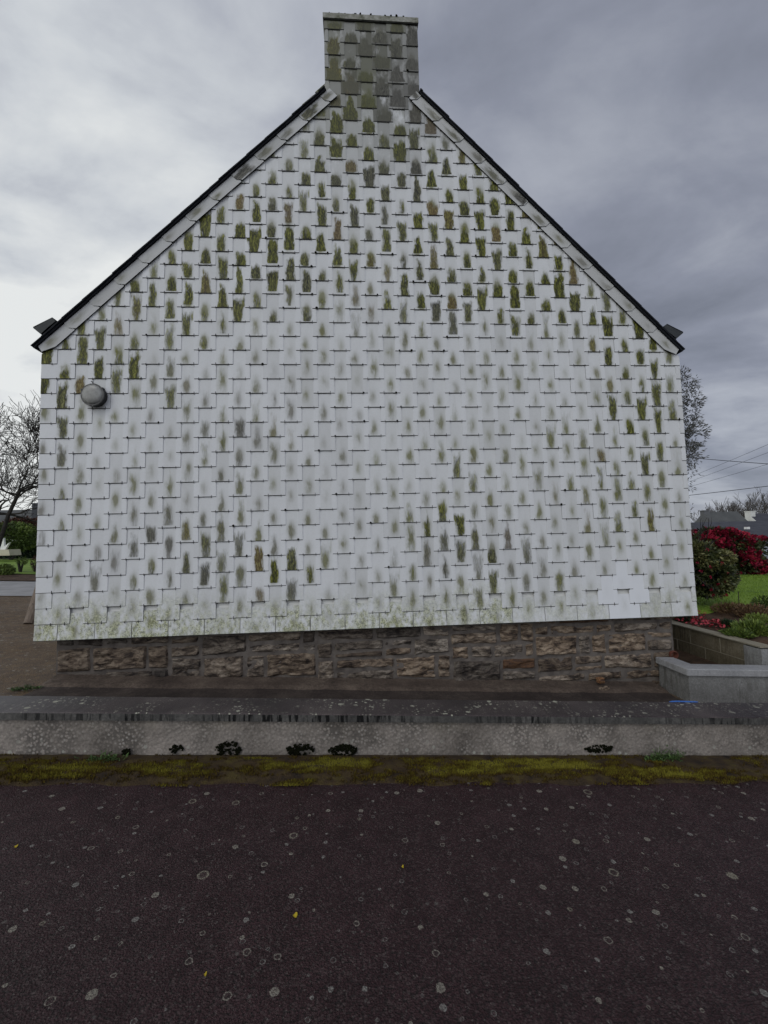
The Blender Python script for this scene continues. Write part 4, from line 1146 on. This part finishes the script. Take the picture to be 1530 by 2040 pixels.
# pale kerb line and lawn things
quad_sheet('path_kerb', [(-40, 25.4), (-10, 28.6), (-10, 29.0), (-40, 25.8)], .09, m_path, 14)
def bush(name, px, Y, wx, wz, h, mat, n, L_, label, seed, cat='shrub', tone=(0, 1), clump_=1.2, trunk=False, thr=-.25):
    d = ray(px, 1080); x = (CAM + d * (Y / d.y)).x; b0 = Vector((x, Y, gz(x) + .04)); t = empty(name, b0, label, cat); rr = random.Random(seed)
    tb = MB()
    for i in range(5):
        a = rr.uniform(0, 6.28); tb.tube([b0 - Vector((0, 0, .1)), b0 + Vector((.2 * wx * math.cos(a), .2 * wx * math.sin(a), h * .3)), b0 + Vector((.6 * wx * math.cos(a), .6 * wx * math.sin(a), h))], [.04, .03, .012], 5)
    tb.build('stems', m_bark, t)
    mb = MB(); crown(mb, rr, b0 + Vector((0, 0, h)), (wx, wx, wz), n, L_, L_ * .5, tone, clump_, .3, thr, floor=b0.z); mb.build('leaves', mat, t)
bush('shrub', 56, 30, 1.5, .75, 1.95, m_redleaf, 5000, .22, 'rounded copper brown shrub beyond the dark hedge on the left', 3)
bush('shrub', 22, 27, 1.5, .85, 1.35, m_shrub, 4500, .18, 'green shrub under the leaning bare tree on the left', 4, tone=(0, .7))
bush('shrub', 10, 15.6, .30, .20, .15, m_shrub, 1400, .06, 'low rounded green bush on the left lawn by the street', 5, tone=(.1, .9))
bush('shrub', 42, 16.5, .22, .16, .42, m_shrub, 260, .06, 'thin young bush on the left lawn', 6, tone=(.1, .8), thr=0)
bush('shrub', 72, 16.8, .14, .28, .32, m_redleaf, 420, .06, 'small dark bush on the left lawn beside the gable edge', 7, tone=(0, .6))
# bare trees on the left
def bare_tree(name, b0, d, L_, r_, depth, label, seed, mat=m_bark, group=None, **k):
    t = empty(name, b0, label, 'tree', group); rr = random.Random(seed); tr = MB(); tw = MB()
    pts = [Vector(b0) - Vector((0, 0, .15)), Vector(b0) + d * (L_ * .35) + Vector((.08, 0, 0)), Vector(b0) + d * (L_ * .7) - Vector((.03, 0, 0)), Vector(b0) + d * L_]
    tr.tube(pts, [r_ * 1.25, r_, r_ * .9, r_ * .8], 9); tr.build('trunk', mat, t)
    for i in range(k.pop('first', 6)):
        a = 2 * math.pi * i / 6 + rr.uniform(-.4, .4); el = rr.uniform(.1, .9)
        branches(tw, rr, pts[-1] - d * rr.uniform(0, .3) * L_ * .5, Vector((math.cos(a), math.sin(a), el)), k.get('L1', L_ * .6), r_ * .5, depth, k.get('bend', .3), .74, 5, k.get('up', .12), k.get('nkid', (2, 3)), None, k.get('spread', .6), k.get('minr', .006))
    tw.build('crown', mat, t); return t
tb0 = Vector((-11.4, 12.9, gz(-11.4)))
p_base, p_fork = at(-25, 1100, 14.6), at(42, 972, 14.6)
tb0 = Vector((p_base.x - .15, 14.6, gz(p_base.x)))
dirn = (p_fork - tb0); LL = dirn.length
bare_tree('bare_tree', tb0, dirn.normalized(), LL, .062, 5, 'leaning bare tree with a dense tangle of dark twigs on the left', 5, L1=1.2, bend=.38, up=.10, nkid=(3, 4), spread=.62, minr=.006, first=7)
p2_ = at(-30, 960, 16); bare_tree('bare_tree', Vector((p2_.x, 16.5, gz(p2_.x))), Vector((0, 0, 1)), 2.4, .08, 4, 'second bare tree cut off by the left edge of the picture', 15, L1=1.25, bend=.35, nkid=(3, 3), minr=.007)
# far left house
def simple_house(name, px0, px1, Y, z_eave, z_ridge, depth, wallm, roofm, label, chim=None, base=None, gable=False, skyl=False, extra=None):
    a, b_ = at(px0, 1050, Y), at(px1, 1050, Y); x0, x1 = a.x, b_.x; zb_ = gz((x0 + x1) / 2) - .3 if base is None else base
    h = empty(name, ((x0 + x1) / 2, Y + depth / 2, zb_), label, 'house')
    wm, rm_ = MB(), MB()
    if gable:   # gable faces the camera, ridge runs away along +Y... turned a little
        xm = (x0 + x1) / 2
        wm.prism([Vector((x0, Y, zb_)), Vector((x1, Y, zb_)), Vector((x1, Y, z_eave)), Vector((xm, Y, z_ridge)), Vector((x0, Y, z_eave))], (depth * .55, depth, 0))
        for s in (-1, 1):
            xe = x0 - .15 if s < 0 else x1 + .15
            rm_.prism([Vector((xe, Y - .1, z_eave - .1)), Vector((xm, Y - .1, z_ridge + .03)), Vector((xm, Y - .1, z_ridge + .14)), Vector((xe, Y - .1, z_eave + .02))], (depth * .55, depth, 0))
    else:
        ym = Y + depth / 2
        wm.prism([Vector((x0, Y, zb_)), Vector((x0, Y + depth, zb_)), Vector((x0, Y + depth, z_eave)), Vector((x0, ym, z_ridge)), Vector((x0, Y, z_eave))], (x1 - x0, 0, 0))
        for s in (-1, 1):
            ye = Y - .3 if s < 0 else Y + depth + .3
            rm_.prism([Vector((x0 - .2, ye, z_eave - .1)), Vector((x0 - .2, ym, z_ridge + .03)), Vector((x0 - .2, ym, z_ridge + .15)), Vector((x0 - .2, ye, z_eave + .03))], (x1 - x0 + .4, 0, 0))
    wm.build('wall', wallm, h); ro = rm_.build('roof', roofm, h)
    return h, ro, x0, x1, zb_
h, ro, x0, x1, zb_ = simple_house('house', -160, 66, 38, gz(-30) + 1.6, at(30, 1019, 42).z, 8, m_render, m_farroof2, 'far house with a grey slate roof beyond the hedge on the left')
c = at(74, 1012, 40); cm = MB(); cm.box(c.x - .45, c.x + .45, 40, 40.9, c.z - 1.0, c.z + .35); cm.box(c.x - .5, c.x + .5, 39.95, 40.95, c.z + .35, c.z + .45); cm.build('chimney', m_farroof, h)
# white garden shelter and cream box at the far left
c = at(2, 1095, 24); wb_ = MB()
wb_.prism([c + Vector((-.8, 0, -.32)), c + Vector((.45, 0, -.32)), c + Vector((.38, 0, .0)), c + Vector((-.8, 0, .0))], (0, .8, 0))
pbx = wb_.build('planter_box', m_cream, None, tuple(c)); tag(pbx, 'cream box on the left lawn by the edge of the picture', 'box')
wt = MB(); wt.prism([c + Vector((-.2, .2, .002)), c + Vector((.05, .2, .002)), c + Vector((.26, .2, .38)), c + Vector((.0, .2, .16)), c + Vector((-.05, .2, .62)), c + Vector((-.25, .2, .6))], (0, .12, 0))
tag(wt.build('garden_ornament', m_white, None, tuple(c + Vector((0, .2, 0)))), 'white pointed ornament standing on the cream box', 'ornament')

# ------------------------------------------------------------------ far right background
# long low house with dark roof
h, ro, x0, x1, zb_ = simple_house('house', 1388, 1900, 34, at(1500, 1084, 34).z, at(1500, 1041, 39).z, 10, m_render, m_farroof, 'long low white house with a wide dark roof behind the rhododendron')
v_ = MB(); c = at(1487, 1052, 36.3); v_.box(c.x - .15, c.x + .15, c.y - .2, c.y + .1, c.z - .1, c.z + .1); v_.build('roof_vent', m_white, ro)
for px in (1512, 1560, 1610):
    wd_ = MB(); c = at(px, 1094, 34); wd_.box(c.x - .5, c.x + .5, 33.97, 34.02, c.z - .35, c.z + .35); wd_.build('window', m_glassg, h)
def turned_house(pxg, pyr, Y, gw_, ln, rise, ang, wallm, roofm, label, chimw, chimh, eave_drop=6, skyl=False):
    # gable end at the near left, ridge running away to the right; pxg,pyr = pixel of the gable's peak
    pk = at(pxg, pyr, Y); ca, sa = math.cos(ang), math.sin(ang)
    R_ = Vector((ca, sa, 0)); G_ = Vector((-sa, ca, 0))           # ridge direction, gable direction (away)
    h = empty('house', (pk.x, pk.y, gz(pk.x) - .3), label, 'house'); zb_ = gz(pk.x) - 1.2
    g0, g1 = pk - G_ * gw_ / 2, pk + G_ * gw_ / 2; ze = pk.z - rise
    P = [Vector((g0.x, g0.y, zb_)), Vector((g1.x, g1.y, zb_)), Vector((g1.x, g1.y, ze)), pk.copy(), Vector((g0.x, g0.y, ze))]
    wm = MB(); wm.prism(P, R_ * ln); wm.build('wall', wallm, h)
    rm_ = MB(); up = Vector((0, 0, .12))
    for g in (g0, g1):
        e_ = Vector((g.x, g.y, ze)) + (Vector((g.x, g.y, 0)) - Vector((pk.x, pk.y, 0))).normalized() * .25 - Vector((0, 0, .15 * rise))
        q = [e_ + R_ * .08 + Vector((0, 0, .02)), pk + R_ * .08 + Vector((0, 0, .02)), pk + R_ * .08 + up, e_ + R_ * .08 + up]
        rm_.prism(q, R_ * (ln - .1))
    ro = rm_.build('roof', roofm, h)
    for k, t in enumerate((0,)):
        c = pk + R_ * t; cm = MB()
        q = [c - G_ * chimw / 2 + Vector((0, 0, -chimw)), c + G_ * chimw / 2 + Vector((0, 0, -chimw)), c + G_ * chimw / 2 + Vector((0, 0, chimh)), c - G_ * chimw / 2 + Vector((0, 0, chimh))]
        cm.prism([v - R_ * .02 for v in q], R_ * .75)
        cm.prism([q[3] - R_ * .07 - G_ * .05, q[2] - R_ * .07 + G_ * .05, q[2] - R_ * .07 + G_ * .05 + Vector((0, 0, .1)), q[3] - R_ * .07 - G_ * .05 + Vector((0, 0, .1))], R_ * .85)
        cm.build('chimney', wallm, h)
    if skyl:
        nrm = Vector((-(-G_).x, 0, 0)); sl_ = (Vector((g0.x, g0.y, ze)) - pk)
        c = pk + R_ * (ln * .42) + sl_ * .45 + Vector((0, 0, .14)); sk = MB()
        sk.prism([c - R_ * .3, c + R_ * .3, c + R_ * .3 + sl_ * .28, c - R_ * .3 + sl_ * .28], Vector((0, 0, .06))); sk.build('skylight', m_white, ro)
    return h
turned_house(1399, 1022, 50, 7.4, 4.8, 3.4, R(2), m_greyrender, m_farroof2, 'grey rendered gabled house with a skylight, far behind the red rhododendron', .62, .22, skyl=True)
turned_house(1490, 1025, 54, 6.6, 12, 3.2, R(8), m_render, m_farroof, 'white gabled house with a white chimney behind the long low roof', .8, .35)
# far bare trees
specs = [(1432, 78, 8.6, 1), (1470, 74, 9.6, 2), (1500, 80, 9.0, 3), (1526, 76, 11.0, 4), (1452, 86, 8.4, 5), (1560, 78, 10, 6)]
labs = ['leftmost of the far bare trees above the grey house roof', 'wide bare tree between the grey house and the white gabled house', 'bare tree directly behind the white chimney', 'tallest bare tree at the right edge above the dark roof', 'small bare tree behind the wide one, above the grey roof', 'bare tree just outside the right edge']
for (px, Y, hh, sd), lb_ in zip(specs[:5], labs):
    d = ray(px, 1060); x = (CAM + d * (Y / d.y)).x; b0 = Vector((x, Y, gz(x)))
    bare_tree('bare_tree', b0, Vector((0, 0, 1)), hh * .36, .2, 4, lb_, sd + 40, mat=m_fartwig, group='bare trees behind the far houses', L1=hh * .25, bend=.22, up=.28, nkid=(3, 3), spread=.5, minr=.022, first=7)
# dark conifer beside grey house
bush('shrub', 1372, 46, 1.6, 1.8, 1.6, m_hedge, 2600, .3, 'dark shrub in front of the grey gabled house', 61, tone=(0, .8))
# parked car
def car():
    c = at(1566, 1130, 27.5); g = at(1560, 1132, 27.5).z; b0 = Vector((c.x, 27.5, g))
    t = empty('parked_car', b0, 'silver blue parked car half hidden at the right edge beyond the rhododendron', 'car')
    prof = [(-2.05, .28), (-2.1, .62), (-1.95, .86), (-1.15, .98), (-.55, 1.38), (.75, 1.42), (1.55, 1.02), (2.02, .92), (2.08, .4), (2.0, .25)]
    bm_ = MB(); bm_.prism([b0 + Vector((x, 0, z)) for x, z in prof], (0, 1.65, 0)); bm_.build('body', m_carpaint, t)
    gl = MB(); gl.prism([b0 + Vector((x, -.012, z)) for x, z in ((-1.0, .99), (-.52, 1.32), (.08, 1.34), (.08, 1.0))], (0, .01, 0)); gl.prism([b0 + Vector((x, -.012, z)) for x, z in ((.14, 1.0), (.14, 1.34), (.7, 1.35), (1.3, 1.03))], (0, .01, 0)); gl.build('window', m_glassg, t)
    for x in (-1.3, 1.3):
        wh = MB(); wc = b0 + Vector((x, -.02, .31)); disc(wh, wc, [(.3, .2), (.31, 0), (.29, -.02), (.19, -.02)], 18); wo_ = wh.build('wheel', m_tyre, t)
        hb = MB(); disc(hb, wc, [(.19, -.021), (.17, -.03), (.03, -.03)], 14); hb.build('rim', m_zinc, wo_)
    hl = MB(); hl.box(b0.x - 2.1, b0.x - 1.85, b0.y - .01, b0.y + .25, b0.z + .64, b0.z + .78); hl.build('headlight', m_white, t)
car()
pl = MB(); c = at(1566, 1132, 27.5); pl.prism([Vector((c.x - 5, 25, c.z - .001)), Vector((c.x + 12, 25, c.z - .001)), Vector((c.x + 12, 32, c.z - .001)), Vector((c.x - 5, 32, c.z - .001))], (0, 0, -1)); structure(pl.build('driveway', m_street))
# overhead cables
def cable(p0, p1, r_, sag, label):
    mb = MB(); pts = []
    for t in lin(0, 1, 24):
        q = p0.lerp(p1, t); q.z -= sag * 4 * t * (1 - t); pts.append(q)
    mb.tube(pts, r_, 5); o = mb.build('overhead_cable', m_wire, None, tuple(p0)); tag(o, label, 'cable', 'overhead cables right of the house')
def line_through(a, Ya, b_, Yb, ext0, ext1):
    A, B = at(*a, Ya), at(*b_, Yb); d = B - A; return A - d * ext0, B + d * ext1
P = line_through((1364, 903), 24, (1530, 915), 20, 1.5, 1.5); cable(*P, .017, .25, 'thick cable running nearly level to the right from behind the gable')
P = line_through((1365, 953), 40, (1530, 883), 28, .6, .8); cable(*P, .012, .1, 'uppermost of the three thin rising cables')
P = line_through((1368, 960), 40, (1530, 899), 28, .6, .8); cable(*P, .012, .1, 'middle one of the three thin rising cables')
P = line_through((1370, 969), 40, (1530, 922), 28, .6, .8); cable(*P, .012, .1, 'lowest of the three thin rising cables')
P = line_through((1370, 986), 30, (1530, 967), 24, .8, .8); cable(*P, .02, .05, 'lowest thick cable above the far roofs')
